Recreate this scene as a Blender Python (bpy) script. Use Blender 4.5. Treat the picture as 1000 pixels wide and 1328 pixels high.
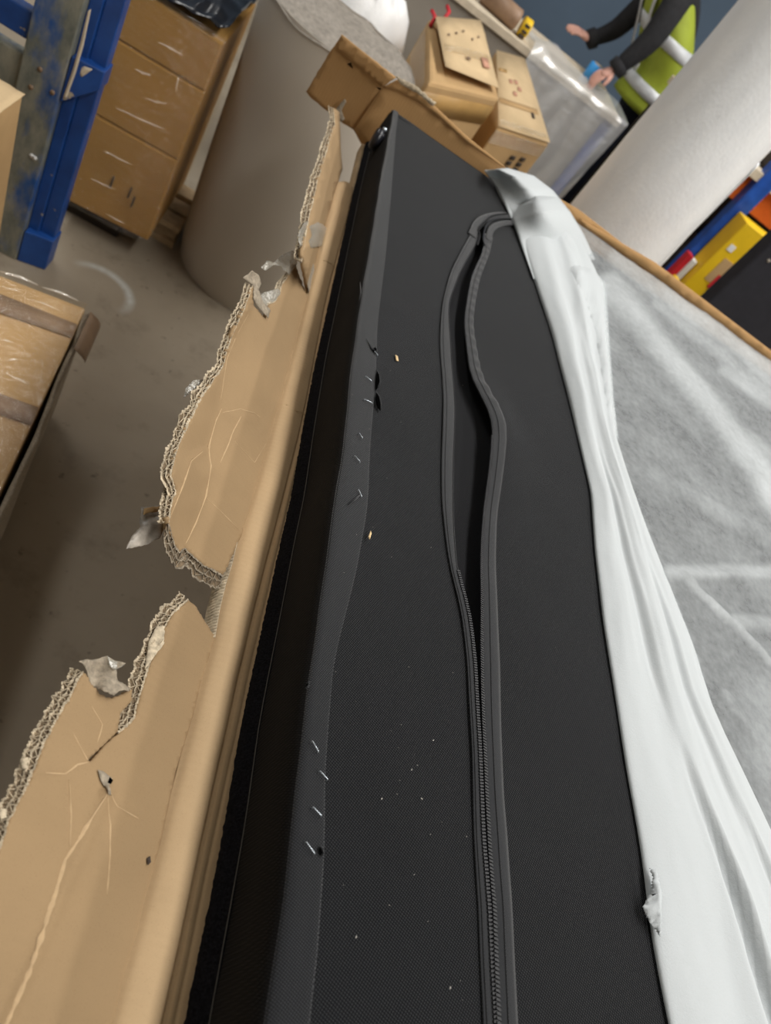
import bpy, bmesh, math, random
from mathutils import Vector, Matrix, noise
from mathutils.geometry import delaunay_2d_cdt
random.seed(7)
for o in list(bpy.data.objects): bpy.data.objects.remove(o)
scene = bpy.context.scene
COL = scene.collection

# ------------------------------------------------------------------ camera
F, CX, CY, H = 956.0, 500.0, 664.0, 1.5           # focal length and centre in photo pixels, eye height
UP = -Vector((-799, 865, F)).normalized()          # world axes seen in camera space (x right, y down, z forward)
YA = Vector((90, -982, F)); YA = (YA - UP * YA.dot(UP)).normalized()
XA = YA.cross(UP)
def world(v): return Vector((XA.dot(v), YA.dot(v), UP.dot(v)))
cam_d = bpy.data.cameras.new('camera'); cam = bpy.data.objects.new('camera', cam_d); COL.objects.link(cam)
R_, D_, B_ = world(Vector((1, 0, 0))), world(Vector((0, -1, 0))), world(Vector((0, 0, -1)))
cam.matrix_world = Matrix(((R_.x, D_.x, B_.x, 0), (R_.y, D_.y, B_.y, 0), (R_.z, D_.z, B_.z, H), (0, 0, 0, 1)))
cam_d.sensor_fit = 'HORIZONTAL'; cam_d.sensor_width = 36; cam_d.lens = F / 1000 * 36
cam_d.clip_start = .02; cam_d.clip_end = 60
cam_d.dof.use_dof = True; cam_d.dof.focus_distance = .78; cam_d.dof.aperture_fstop = 8.0
scene.camera = cam

# ------------------------------------------------------------------ light
w = bpy.data.worlds.new('hall_ambient'); scene.world = w; w.use_nodes = True
w.node_tree.nodes['Background'].inputs[0].default_value = (1.0, .985, .95, 1)
w.node_tree.nodes['Background'].inputs[1].default_value = .36
def tube(x, y, z, sx, sy, e, col=(1, .985, .96)):
    d = bpy.data.lights.new('ceiling_tube', 'AREA'); d.shape = 'RECTANGLE'; d.size = sx; d.size_y = sy; d.energy = e; d.color = col
    o = bpy.data.objects.new('ceiling_tube', d); o.location = (x, y, z); COL.objects.link(o)
tube(1.7, .9, 4.2, .5, 7, 215)
tube(4.9, 1.2, 4.2, .5, 7, 160)
tube(-1.9, 4.2, 4.2, .5, 4, 75)
vs = scene.view_settings
vs.view_transform = 'Standard'; vs.look = 'None'; vs.gamma = 1; vs.use_curve_mapping = False; vs.exposure = .03

# ------------------------------------------------------------------ pixel -> place
def ray(px, py): return world(Vector((px - CX, py - CY, F)))
def Pz(px, py, z): r = ray(px, py); t = (z - H) / r.z; return Vector((0, 0, H)) + r * t
def Py(px, py, y): r = ray(px, py); t = y / r.y; return Vector((0, 0, H)) + r * t
def Ppl(px, py, p, n): r = ray(px, py); t = (Vector(p) - Vector((0, 0, H))).dot(n) / r.dot(n); return Vector((0, 0, H)) + r * t
def interp(tab, x):
    if x <= tab[0][0]: return tab[0][1]
    for (a, b), (c, d) in zip(tab, tab[1:]):
        if x <= c: return b + (d - b) * (x - a) / (c - a)
    return tab[-1][1]
def sm(tab, x, w_=.03): return (interp(tab, x - w_) + 2 * interp(tab, x) + interp(tab, x + w_)) / 4
def nz(x, y=0., z=0., s=1.): return noise.noise(Vector((x * s + 3.1, y * s + 7.7, z * s + 1.3)))

# ------------------------------------------------------------------ materials
def new_mat(name, rough=.6, metal=0., spec=.4):
    m = bpy.data.materials.new(name); m.use_nodes = True; nt = m.node_tree; b = nt.nodes['Principled BSDF']
    b.inputs['Roughness'].default_value = rough; b.inputs['Metallic'].default_value = metal
    b.inputs['Specular IOR Level'].default_value = spec
    return m, nt, b
def N(nt, t, **kw):
    n = nt.nodes.new(t)
    for k, v in kw.items(): setattr(n, k, v)
    return n
def objco(nt, scale=(1, 1, 1), rot=(0, 0, 0)):
    tc = N(nt, 'ShaderNodeTexCoord'); mp = N(nt, 'ShaderNodeMapping')
    mp.inputs['Scale'].default_value = scale; mp.inputs['Rotation'].default_value = rot
    nt.links.new(tc.outputs['Object'], mp.inputs[0]); return mp.outputs[0]
def noise_n(nt, co, scale, detail=4, rough=.55):
    n = N(nt, 'ShaderNodeTexNoise'); n.inputs['Scale'].default_value = scale; n.inputs['Detail'].default_value = detail
    n.inputs['Roughness'].default_value = rough; nt.links.new(co, n.inputs['Vector']); return n.outputs['Fac']
def ramp(nt, fac, stops):
    r = N(nt, 'ShaderNodeValToRGB'); nt.links.new(fac, r.inputs[0]); e = r.color_ramp.elements
    while len(e) < len(stops): e.new(.5)
    for i, (p, c) in enumerate(stops):
        e[i].position = p; e[i].color = (*c, 1) if len(c) == 3 else c
    return r.outputs[0]
def bump(nt, b, h, strength=.3, dist=.002, prev=None):
    n = N(nt, 'ShaderNodeBump'); n.inputs['Strength'].default_value = strength; n.inputs['Distance'].default_value = dist
    nt.links.new(h, n.inputs['Height'])
    if prev is not None: nt.links.new(prev, n.inputs['Normal'])
    nt.links.new(n.outputs[0], b.inputs['Normal']); return n.outputs[0]
def mixc(nt, fac, a, c, mode='MIX'):
    m = N(nt, 'ShaderNodeMix', data_type='RGBA', blend_type=mode)
    for s, v in ((0, fac), (6, a), (7, c)):
        if hasattr(v, 'is_linked') or hasattr(v, 'links'): nt.links.new(v, m.inputs[s])
        else: m.inputs[s].default_value = v if s == 0 else (*v, 1)
    return m.outputs[2]
def math_n(nt, op, a, c=0.):
    m = N(nt, 'ShaderNodeMath', operation=op)
    for s, v in ((0, a), (1, c)):
        if hasattr(v, 'links'): nt.links.new(v, m.inputs[s])
        else: m.inputs[s].default_value = v
    return m.outputs[0]
def plain(name, col, rough=.6, metal=0., var=.12, scale=30, spec=.4, bmp=0.):
    m, nt, b = new_mat(name, rough, metal, spec); co = objco(nt); f = noise_n(nt, co, scale)
    lo = tuple(max(0, c * (1 - var)) for c in col); hi = tuple(min(1, c * (1 + var)) for c in col)
    nt.links.new(ramp(nt, f, [(.3, lo), (.7, hi)]), b.inputs['Base Color'])
    if bmp: bump(nt, b, f, bmp)
    return m
MATS = {}
def cardboard(name, col, flute_axis=1, flute=.10, speck=.5, rough=.85, flute_scale=42):
    m, nt, b = new_mat(name, rough, 0, .25); co = objco(nt)
    big = noise_n(nt, co, 6, 4); fine = noise_n(nt, co, 1100, 3, .7)
    c1 = ramp(nt, big, [(.3, tuple(c * .9 for c in col)), (.7, tuple(min(1, c * 1.07) for c in col))])
    c2 = ramp(nt, fine, [(.26, tuple(c * .55 for c in col)), (.42, (1, 1, 1)), (.7, (1, 1, 1))])
    nt.links.new(mixc(nt, speck, c1, mixc(nt, 1., c1, c2, 'MULTIPLY')), b.inputs['Base Color'])
    wv = N(nt, 'ShaderNodeTexWave', bands_direction='XYZ'[flute_axis]); wv.inputs['Scale'].default_value = flute_scale
    wv.inputs['Distortion'].default_value = .6; wv.inputs['Detail'].default_value = 1
    nt.links.new(co, wv.inputs['Vector'])
    p = bump(nt, b, wv.outputs['Fac'], flute, .002)
    bump(nt, b, noise_n(nt, co, 18, 4), .25, .006, p)
    return m
M_card = cardboard('cardboard_shaded', (.325, .218, .115), flute=.035, speck=.35)  # base strip's board, darkened for the shade on the tilted flaps
M_strip = cardboard('cardboard_base', (.495, .345, .195), flute=.09, speck=.35)
M_end = cardboard('cardboard_end', (.46, .27, .115), flute_axis=0, flute=.12)
M_carton = cardboard('carton_board', (.50, .325, .155), flute=.06)
M_carton_pale = cardboard('carton_board_pale', (.60, .445, .26), flute=.06)
M_carton_brown = cardboard('carton_board_brown', (.42, .23, .062), flute=.05)
M_torn = plain('torn_paper', (.50, .415, .295), .9, var=.35, scale=160, bmp=.5)
M_liner = plain('torn_liner', (.30, .25, .185), .9, var=.3, scale=220, bmp=.5)
M_tape = plain('brown_tape', (.26, .17, .105), .45, var=.15, scale=12)
M_tape_tan = plain('tan_tape', (.42, .25, .085), .4, var=.15, scale=12)
def fabric(name, base, hi, scale=150, rough=.85, strength=.5, sheen=.25, rot=.5):
    m, nt, b = new_mat(name, rough, 0, .10); co = objco(nt, rot=(0, 0, rot)); hs = []
    for d in 'XY':
        wv = N(nt, 'ShaderNodeTexWave', bands_direction=d); wv.inputs['Scale'].default_value = scale; wv.inputs['Distortion'].default_value = .35
        wv.inputs['Detail'].default_value = 1; wv.inputs['Detail Scale'].default_value = 2
        nt.links.new(co, wv.inputs['Vector']); hs.append(wv.outputs['Fac'])
    h = math_n(nt, 'MULTIPLY', hs[0], hs[1])
    dust = noise_n(nt, objco(nt, (1, .45, 1)), 7, 5, .6)
    c1 = ramp(nt, h, [(.05, base), (.8, hi)])
    nt.links.new(mixc(nt, math_n(nt, 'MULTIPLY', dust, .06), c1, (.09, .095, .105)), b.inputs['Base Color'])
    b.inputs['Sheen Weight'].default_value = sheen; b.inputs['Sheen Roughness'].default_value = .5
    bump(nt, b, h, strength, .0012)
    return m
M_black = fabric('black_twill', (.0022, .0024, .003), (.0165, .0178, .021), sheen=.12, strength=.8)
M_band = fabric('black_twill_lit', (.006, .0062, .0072), (.026, .0275, .031), 170, sheen=.3)  # same twill as the cover, coloured lighter where the band catches light
M_side = fabric('black_twill_shaded', (.003, .0027, .0025), (.0085, .0078, .007), 170, sheen=.02)  # same twill again, colour darkened for the shaded side faces
M_lining = fabric('black_lining', (.006, .006, .007), (.012, .012, .013), 220, sheen=.05)
M_ziptape = fabric('zip_tape_weave', (.012, .0125, .014), (.03, .031, .034), 260, sheen=.35, strength=.3)
M_teeth = plain('zip_teeth', (.016, .016, .018), .35, var=.2)
M_felt = plain('black_felt', (.0075, .0075, .0095), 1., var=.8, scale=500, spec=.1, bmp=1.)
M_thread = plain('grey_thread', (.10, .095, .085), .7)
M_void = plain('recess_shade', (.0015, .0015, .0015), 1., spec=0)  # black that stands for the shade inside openings
M_gloss_black = plain('black_plastic', (.012, .012, .016), .28)
M_steel = plain('staple_steel', (.62, .68, .74), .3, .7, var=.05)
M_chip = plain('wood_chip', (.72, .52, .28), .8, var=.3, scale=300)
M_lint = plain('lint', (.7, .66, .6), .9)
def nonwoven(name, dens, spread, sc=70, white=(.645, .675, .685), fb=.5):
    m, nt, b = new_mat(name, .85, 0, .25); out = nt.nodes['Material Output']; co = objco(nt)
    b.inputs['Base Color'].default_value = (*white, 1)
    fib = noise_n(nt, co, 420, 4, .8); bump(nt, b, fib, fb, .0012, bump(nt, b, noise_n(nt, co, 28, 3), .3, .004))
    tr = N(nt, 'ShaderNodeBsdfTranslucent'); tr.inputs[0].default_value = (*white, 1)
    tp = N(nt, 'ShaderNodeBsdfTransparent'); m1 = N(nt, 'ShaderNodeMixShader'); m1.inputs[0].default_value = .25
    nt.links.new(b.outputs[0], m1.inputs[1]); nt.links.new(tr.outputs[0], m1.inputs[2])
    f = math_n(nt, 'ADD', math_n(nt, 'MULTIPLY', noise_n(nt, co, sc, 5, .65), spread), math_n(nt, 'MULTIPLY', noise_n(nt, co, 9, 2), spread * .9))
    at = N(nt, 'ShaderNodeAttribute', attribute_name='layers'); f = math_n(nt, 'ADD', f, math_n(nt, 'MULTIPLY', at.outputs['Fac'], .42))
    f = math_n(nt, 'MINIMUM', math_n(nt, 'MAXIMUM', math_n(nt, 'ADD', f, dens - spread * .95), 0.), 1.)
    m2 = N(nt, 'ShaderNodeMixShader'); nt.links.new(f, m2.inputs[0]); nt.links.new(tp.outputs[0], m2.inputs[1]); nt.links.new(m1.outputs[0], m2.inputs[2])
    nt.links.new(m2.outputs[0], out.inputs[0]); return m
M_nw_thick = nonwoven('nonwoven_folded', 1.3, .2)
M_nw_thin = nonwoven('nonwoven_single', .39, .40, fb=.12)
M_nw_fold = nonwoven('nonwoven_double', .55, .35)
def film(name, tint=(.95, .95, .95), clear=.75, rough=.12, sc=14, haze=(.6, .6, .6), bs=.5, gloss=.10):
    m, nt, b = new_mat(name, rough, 0, .6); out = nt.nodes['Material Output']; co = objco(nt)
    b.inputs['Base Color'].default_value = (*haze, 1)
    bump(nt, b, noise_n(nt, objco(nt, (1, 1, 3)), sc, 4), bs, .02)
    tp = N(nt, 'ShaderNodeBsdfTransparent'); tp.inputs[0].default_value = (*tint, 1)
    m2 = N(nt, 'ShaderNodeMixShader'); m2.inputs[0].default_value = 1 - clear
    gl_ = N(nt, 'ShaderNodeBsdfGlossy'); gl_.inputs['Color'].default_value = (gloss, gloss, gloss, 1); gl_.inputs['Roughness'].default_value = rough
    nt.links.new(b.inputs['Normal'].links[0].from_socket, gl_.inputs['Normal']); ad = N(nt, 'ShaderNodeAddShader')
    nt.links.new(tp.outputs[0], m2.inputs[1]); nt.links.new(b.outputs[0], m2.inputs[2]); nt.links.new(m2.outputs[0], ad.inputs[0]); nt.links.new(gl_.outputs[0], ad.inputs[1])
    nt.links.new(ad.outputs[0], out.inputs[0]); return m
M_film = film('stretch_film', (.98, .97, .95), .95, .07, 26, (.40, .33, .22), 1., .055)
M_scrap = film('clear_tape_scrap', (.95, .95, .92), .45, .15, 60, (.46, .43, .37))
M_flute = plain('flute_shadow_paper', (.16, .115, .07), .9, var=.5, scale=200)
M_rub = plain('rubbed_crease', (.47, .325, .18), .85, var=.1, scale=150)
M_poly = film('polythene_drape', (.93, .95, .97), .60, .25, 7, (.60, .61, .62), .25, .10)
def bubble(name):
    m, nt, b = new_mat(name, .35, 0, .5); co = objco(nt)
    v = N(nt, 'ShaderNodeTexVoronoi'); v.inputs['Scale'].default_value = 90; nt.links.new(co, v.inputs['Vector'])
    nt.links.new(ramp(nt, noise_n(nt, objco(nt, (1, 1, .35)), 12, 5), [(.3, (.84, .85, .86)), (.7, (.94, .94, .93))]), b.inputs['Base Color'])
    b.inputs['Subsurface Weight'].default_value = .0
    bump(nt, b, v.outputs['Distance'], .10, .005, bump(nt, b, noise_n(nt, co, 10, 4), .10, .02)); return m
M_bubble = bubble('bubble_wrap')
def foam_side():
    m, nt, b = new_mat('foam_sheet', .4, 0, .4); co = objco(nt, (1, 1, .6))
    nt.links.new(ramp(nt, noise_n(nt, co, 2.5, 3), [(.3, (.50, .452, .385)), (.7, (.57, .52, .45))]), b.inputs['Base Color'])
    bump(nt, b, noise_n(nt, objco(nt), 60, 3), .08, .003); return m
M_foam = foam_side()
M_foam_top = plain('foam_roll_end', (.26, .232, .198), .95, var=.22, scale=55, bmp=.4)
def concrete():
    m, nt, b = new_mat('concrete_floor', .55, 0, .35); co = objco(nt)
    c = ramp(nt, noise_n(nt, co, 1.6, 6, .6), [(.3, (.27, .222, .162)), (.7, (.35, .297, .225))])
    c = mixc(nt, ramp(nt, noise_n(nt, co, 7, 7, .7), [(.54, (0, 0, 0)), (.72, (.65, .65, .65))]), c, (.18, .145, .105))
    c = mixc(nt, ramp(nt, noise_n(nt, co, 24, 3, .6), [(.66, (0, 0, 0)), (.73, (.7, .7, .7))]), c, (.12, .09, .065))
    # a sprayed white ring mark
    sx = N(nt, 'ShaderNodeSeparateXYZ'); nt.links.new(co, sx.inputs[0])
    dx = math_n(nt, 'SUBTRACT', sx.outputs[0], RING[0]); dy = math_n(nt, 'SUBTRACT', sx.outputs[1], RING[1])
    r = math_n(nt, 'SQRT', math_n(nt, 'ADD', math_n(nt, 'MULTIPLY', dx, dx), math_n(nt, 'MULTIPLY', dy, dy)))
    d = math_n(nt, 'ABSOLUTE', math_n(nt, 'SUBTRACT', r, RING[2]))
    k = math_n(nt, 'SUBTRACT', 1., math_n(nt, 'MULTIPLY', d, 48.)); k = math_n(nt, 'MAXIMUM', k, 0.)
    s = math_n(nt, 'MULTIPLY', math_n(nt, 'ADD', math_n(nt, 'MULTIPLY', dx, .55), math_n(nt, 'MULTIPLY', dy, .83)), 11.)
    s = math_n(nt, 'MINIMUM', math_n(nt, 'MAXIMUM', s, 0.), 1.)
    k = math_n(nt, 'MULTIPLY', math_n(nt, 'MULTIPLY', k, s), math_n(nt, 'ADD', noise_n(nt, co, 40, 4), .25))
    c = mixc(nt, math_n(nt, 'MINIMUM', k, .8), c, (.60, .62, .60))
    nt.links.new(c, b.inputs['Base Color'])
    bump(nt, b, noise_n(nt, co, 60, 5), .15, .003); return m
q = [Pz(103, 342, 0), Pz(164, 375, 0), Pz(167, 396, 0)]
def circ(a, b, c):
    ax, ay, bx, by, cx, cy = a.x, a.y, b.x, b.y, c.x, c.y; d = 2 * (ax * (by - cy) + bx * (cy - ay) + cx * (ay - by))
    ux = ((ax * ax + ay * ay) * (by - cy) + (bx * bx + by * by) * (cy - ay) + (cx * cx + cy * cy) * (ay - by)) / d
    uy = ((ax * ax + ay * ay) * (cx - bx) + (bx * bx + by * by) * (ax - cx) + (cx * cx + cy * cy) * (bx - ax)) / d
    return ux, uy, math.hypot(ux - ax, uy - ay)
RING = circ(*q)
M_floor = concrete()
M_wall = plain('blue_grey_wall', (.085, .125, .18), .8, var=.08, scale=2)
M_ceil = plain('white_ceiling', (.75, .75, .73), .9, var=.04, scale=2)
M_wall2 = plain('pale_wall', (.5, .49, .46), .9, var=.05, scale=2)
def worn_blue():
    m, nt, b = new_mat('worn_blue_paint', .5, 0, .4); co = objco(nt, (1, 1, .45))
    blue = ramp(nt, noise_n(nt, co, 9, 4), [(.3, (.010, .055, .21)), (.7, (.022, .105, .34))])
    grime = ramp(nt, noise_n(nt, co, 22, 6, .65), [(.25, (.07, .085, .08)), (.5, (.20, .205, .17)), (.75, (.34, .32, .25))])
    k = ramp(nt, noise_n(nt, co, 8, 6, .62), [(.36, (0, 0, 0)), (.50, (1, 1, 1))])
    c = mixc(nt, k, blue, grime)
    c = mixc(nt, ramp(nt, noise_n(nt, co, 34, 3), [(.70, (0, 0, 0)), (.73, (1, 1, 1))]), c, (.16, .085, .05))
    nt.links.new(c, b.inputs['Base Color']); return m
M_wornblue = worn_blue()
def blue_paint():
    m, nt, b = new_mat('blue_paint', .4, 0, .45); co = objco(nt)
    c = ramp(nt, noise_n(nt, co, 14, 5), [(.3, (.008, .045, .19)), (.7, (.014, .075, .30))])
    c = mixc(nt, ramp(nt, noise_n(nt, co, 20, 4), [(.67, (0, 0, 0)), (.70, (1, 1, 1))]), c, (.40, .34, .25))
    nt.links.new(c, b.inputs['Base Color']); return m
M_blue = blue_paint()
M_rackblue = plain('rack_blue', (.015, .075, .36), .4, var=.25, scale=18)
M_orange = plain('rack_orange', (.75, .14, .015), .45, var=.12, scale=14)
M_pine = plain('pale_board', (.62, .53, .40), .7, var=.12, scale=20)
M_wood = plain('pallet_wood', (.40, .29, .17), .85, var=.25, scale=25)
M_yellow = plain('yellow_card', (.78, .50, .012), .5, var=.08, scale=8)
M_white = plain('white_card', (.75, .75, .74), .6, var=.05)
M_red = plain('red_card', (.55, .02, .03), .5)
M_navy_black = plain('black_panel_cloth', (.014, .014, .02), .8, var=.2)
M_dark = plain('dark_shade_and_case', (.03, .022, .016), .85, var=.4, scale=9)
M_greyboard = plain('grey_board', (.30, .27, .23), .8, var=.08, scale=6)
M_blackbag = plain('black_polythene', (.008, .009, .012), .22, var=.3, scale=9, bmp=.6)
M_ink = plain('print_ink', (.05, .035, .025), .8)
M_redink = plain('red_print', (.52, .27, .18), .8)
M_clear_tape = film('clear_tape', (.97, .96, .93), .86, .12, 40, (.55, .48, .36), 1., .10)
M_glint = film('film_glint', (.98, .98, .97), .80, .16, 30, (.75, .72, .66), .3, .25)  # whitish film for ridges that draw in the bright glints
M_skin = plain('skin', (.60, .33, .26), .5, var=.12, scale=40)
M_sweater = plain('black_sweater', (.012, .012, .014), .85, var=.3, scale=40, bmp=.2)
M_navy = plain('navy_trousers', (.012, .016, .032), .85, var=.3, scale=30)
M_hivis = plain('hivis_yellow', (.30, .36, .03), .6, var=.15, scale=9, bmp=.3)
M_silver = plain('reflective_tape', (.58, .60, .62), .35, var=.06, spec=.6)
M_hair = plain('hair', (.05, .03, .02), .6)
M_eye = plain('eye_white', (.8, .8, .78), .3)
M_litblue = plain('light_blue', (.05, .32, .75), .4)
M_kraftroll = plain('tape_roll_brown', (.30, .19, .12), .45)

# ------------------------------------------------------------------ builders
def mesh(name, V, Fc, mat, parent=None, smooth=False, thick=0., off=-1, bevel=0., **props):
    me = bpy.data.meshes.new(name); me.from_pydata([tuple(v) for v in V], [], Fc); me.validate()
    if mat: me.materials.append(mat)
    if smooth: me.polygons.foreach_set('use_smooth', [True] * len(me.polygons))
    o = bpy.data.objects.new(name, me); COL.objects.link(o); attach(o, parent)
    if thick: s = o.modifiers.new('thickness', 'SOLIDIFY'); s.thickness = thick; s.offset = off
    if bevel: s = o.modifiers.new('bevel', 'BEVEL'); s.width = bevel; s.segments = 2; s.limit_method = 'ANGLE'
    for k, v in props.items(): o[k] = v
    return o
def attach(o, p):
    if p is None: return
    o.parent = p
    if p.type == 'EMPTY': o.matrix_parent_inverse = Matrix.Translation(-p.location)
def tag(o, label, cat, group=None):
    o['label'] = label; o['category'] = cat
    if group: o['group'] = group
    return o
def thing(name, label, cat, loc=(0, 0, 0), group=None):
    o = bpy.data.objects.new(name, None); o.location = loc; o.empty_display_size = .1; COL.objects.link(o)
    return tag(o, label, cat, group)
def hexa(c8):   # 4 bottom, 4 top corners
    return c8, [(3, 2, 1, 0), (4, 5, 6, 7), (0, 1, 5, 4), (1, 2, 6, 5), (2, 3, 7, 6), (3, 0, 4, 7)]
def box(name, x0, x1, y0, y1, z0, z1, mat, parent=None, bevel=.002, **k):
    v = [Vector(p) for p in ((x0, y0, z0), (x1, y0, z0), (x1, y1, z0), (x0, y1, z0), (x0, y0, z1), (x1, y0, z1), (x1, y1, z1), (x0, y1, z1))]
    return mesh(name, *hexa(v), mat, parent, bevel=bevel, **k)
def grid(name, rows, mat, parent=None, thick=0., smooth=True, closed=False, **k):
    V = [p for r in rows for p in r]; n = len(rows[0]); Fc = []
    for i in range(len(rows) - 1):
        for j in range(n if closed else n - 1):
            a, b = i * n + j, i * n + (j + 1) % n; Fc.append((a, b, b + n, a + n))
    return mesh(name, V, Fc, mat, parent, smooth, thick, **k)
def frames(pts):
    T = []
    for i in range(len(pts)):
        t = (pts[min(i + 1, len(pts) - 1)] - pts[max(i - 1, 0)]); T.append(t.normalized())
    return T
def tube_geo(pts, r, seg=8, ref=Vector((0, 0, 1))):
    pts = [Vector(p) for p in pts]; T = frames(pts); rows = []
    for i, p in enumerate(pts):
        a = T[i].cross(ref); a = a.normalized() if a.length > 1e-4 else Vector((1, 0, 0)); b = a.cross(T[i]).normalized()
        rr = r[i] if isinstance(r, (list, tuple)) else r
        rows.append([p + a * rr * math.cos(2 * math.pi * j / seg) + b * rr * math.sin(2 * math.pi * j / seg) for j in range(seg)])
    V = [p for q_ in rows for p in q_]; Fc = []
    for i in range(len(rows) - 1):
        for j in range(seg): a, b = i * seg + j, i * seg + (j + 1) % seg; Fc.append((a, b, b + seg, a + seg))
    Fc.append(tuple(range(seg))[::-1]); Fc.append(tuple(range((len(rows) - 1) * seg, len(rows) * seg)))
    return V, Fc
def tubeo(name, pts, r, mat, parent=None, seg=8, **k):
    return mesh(name, *tube_geo(pts, r, seg), mat, parent, True, **k)
def dens(pl, step, jag=0., closed=False, seed=0):
    """densify a pixel polyline; jag adds a torn outline"""
    out = []; P = pl + ([pl[0]] if closed else []); rng = random.Random(seed + len(pl))
    for i in range(len(P) - 1):
        a, b = Vector(P[i][:2]), Vector(P[i + 1][:2]); L = (b - a).length; n = max(1, int(L / step)); nn = Vector((-(b - a).y, (b - a).x)) / max(L, 1e-6)
        j = P[i][2] if len(P[i]) > 2 else jag
        for k in range(n):
            p = a + (b - a) * (k / n)
            if j and k: p = p + nn * rng.uniform(-j, j)
            out.append((p.x, p.y))
    if not closed: out.append(tuple(P[-1][:2]))
    return out
def inside(p, poly):
    c = False; x, y = p; j = len(poly) - 1
    for i in range(len(poly)):
        if (poly[i][1] > y) != (poly[j][1] > y) and x < (poly[j][0] - poly[i][0]) * (y - poly[i][1]) / (poly[j][1] - poly[i][1]) + poly[i][0]: c = not c
        j = i
    return c
def fill(name, outline, fn, mat, parent=None, step=10, thick=.004, jag=0., smooth=True, **k):
    ol = dens(outline, step * .5, jag, True); pts = [Vector(p) for p in ol]
    xs = [p[0] for p in ol]; ys = [p[1] for p in ol]; rng = random.Random(3)
    y = min(ys) + step / 2
    while y < max(ys):
        x = min(xs) + step / 2
        while x < max(xs):
            p = (x + rng.uniform(-.2, .2) * step, y + rng.uniform(-.2, .2) * step)
            if inside(p, ol) and min(abs(p[0] - a) + abs(p[1] - b) for a, b in ol) > step * .4: pts.append(Vector(p))
            x += step
        y += step
    n = len(ol); v, e, f, *_ = delaunay_2d_cdt(pts, [], [list(range(n))], 1, 1e-5)
    V = [fn(p.x, p.y) for p in v]; Fc = []
    for t in f:
        t = list(t); a, b, c = V[t[0]], V[t[1]], V[t[2]]
        if (b - a).cross(c - a).dot(Vector((0, -.5, 1))) < 0: t.reverse()
        Fc.append(t)
    return mesh(name, V, Fc, mat, parent, smooth, thick, **k)

# ------------------------------------------------------------------ the hall
def struct(o): o['kind'] = 'structure'; return o
struct(box('floor', -4, 7, -3, 7.2, -.1, 0, M_floor, bevel=0))
struct(box('wall_back', -4, 7, 7.0, 7.2, 0, 5, M_wall, bevel=0))
struct(box('wall_left', -4.2, -4, -3, 7.2, 0, 5, M_wall2, bevel=0))
struct(box('wall_right', 7, 7.2, -3, 7.2, 0, 5, M_wall2, bevel=0))
struct(box('wall_front', -4.2, 7.2, -3.2, -3, 0, 5, M_wall2, bevel=0))
struct(box('ceiling', -4.2, 7.2, -3.2, 7.2, 5, 5.2, M_ceil, bevel=0))

# ------------------------------------------------------------------ trestle table under the opened carton
ZB = .872         # inside of the carton base
ZT = .970         # top of the black cover
YN, YF = -.22, 1.84
t = thing('trestle_table', 'plain wooden trestle table under the long opened carton', 'table', (.9, .85, 0))
box('table_top', .19, 1.6, -.25, 1.85, ZB - .034, ZB - .006, M_wood, t)
for x, y in ((.32, -.1), (.32, 1.7), (1.48, -.1), (1.48, 1.7)): box('leg', x - .035, x + .035, y - .035, y + .035, 0, ZB - .034, M_wood, t)
for y in (-.1, 1.7): box('cross_rail', .355, 1.445, y - .02, y + .02, .15, .22, M_wood, t)

# ------------------------------------------------------------------ opened, torn carton
carton = thing('torn_carton', 'long brown carton torn open along one side, holding the black panel', 'carton', (.8, .85, ZB - .006))
FX = .155
tilt_tab = [(0, 30), (150, 50), (300, 60), (360, 38), (450, 33), (600, 29), (830, 27), (1000, 25), (1400, 22)]
def flap(px, py, deg=None, lift=0., fx=FX):
    a = math.radians(deg if deg is not None else interp(tilt_tab, py)); n = Vector((math.sin(a), 0, math.cos(a)))
    p = Ppl(px, py, (fx, 0, ZB), n)
    return p + n * (lift + .0015 * nz(p.x, p.y, 0, 30))
# base strip beside the panel
strip_px = [(140, 1328), (215, 1000), (300, 720), (400, 400), (445, 230)]
rows = []
ys = [YN + (1.60 - YN) * i / 180 for i in range(181)]
for y in ys:
    r = []
    cr = .194 + .004 * nz(y, 0, 0, 3)
    x0 = FX + .003 * nz(y, 4, 0, 4) + (.010 * max(0, (y - 1.52) / .08) ** 2)
    for j in range(101):
        x = x0 + (.262 - x0) * j / 100
        z = ZB - .003 * math.exp(-((x - x0) / .005) ** 2)
        z += -.0030 * math.exp(-((x - cr) / .0014) ** 2) + .0008 * math.exp(-((x - cr - .004) / .003) ** 2) - .0012 * math.exp(-((x - cr - .008 - .004 * nz(y, 8, 0, 2)) / .0012) ** 2) * (nz(y, 6, 0, 2.5) > -.15)
        z += .0015 * nz(x * 2, y, 0, 18) + .004 * math.sin(math.pi * min(1, (x - x0) / (cr - x0)))
        z += -.010 * max(0, (y - 1.54) / .06) ** 2
        r.append(Vector((x, y, z)))
    rows.append(r)
grid('base_strip', rows, M_strip, carton, .005)
for yy in (.62, .80, 1.02, 1.22):       # small cross creases pressed into the strip
    pts = [Vector((FX + .012 + .03 * k / 4 + (.05 if yy in (.62, 1.02) else 0), yy + .002 * math.sin(k * 2.1 + yy * 9), ZB + .0042 - .0006 * (k in (0, 4)))) for k in range(5)]
    tubeo('pressed_crease', pts, .0005, M_strip, carton, 5)
box('base_panel', .262, 1.6, YN, 1.9, ZB - .006, ZB - .001, M_strip, carton)
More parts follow.
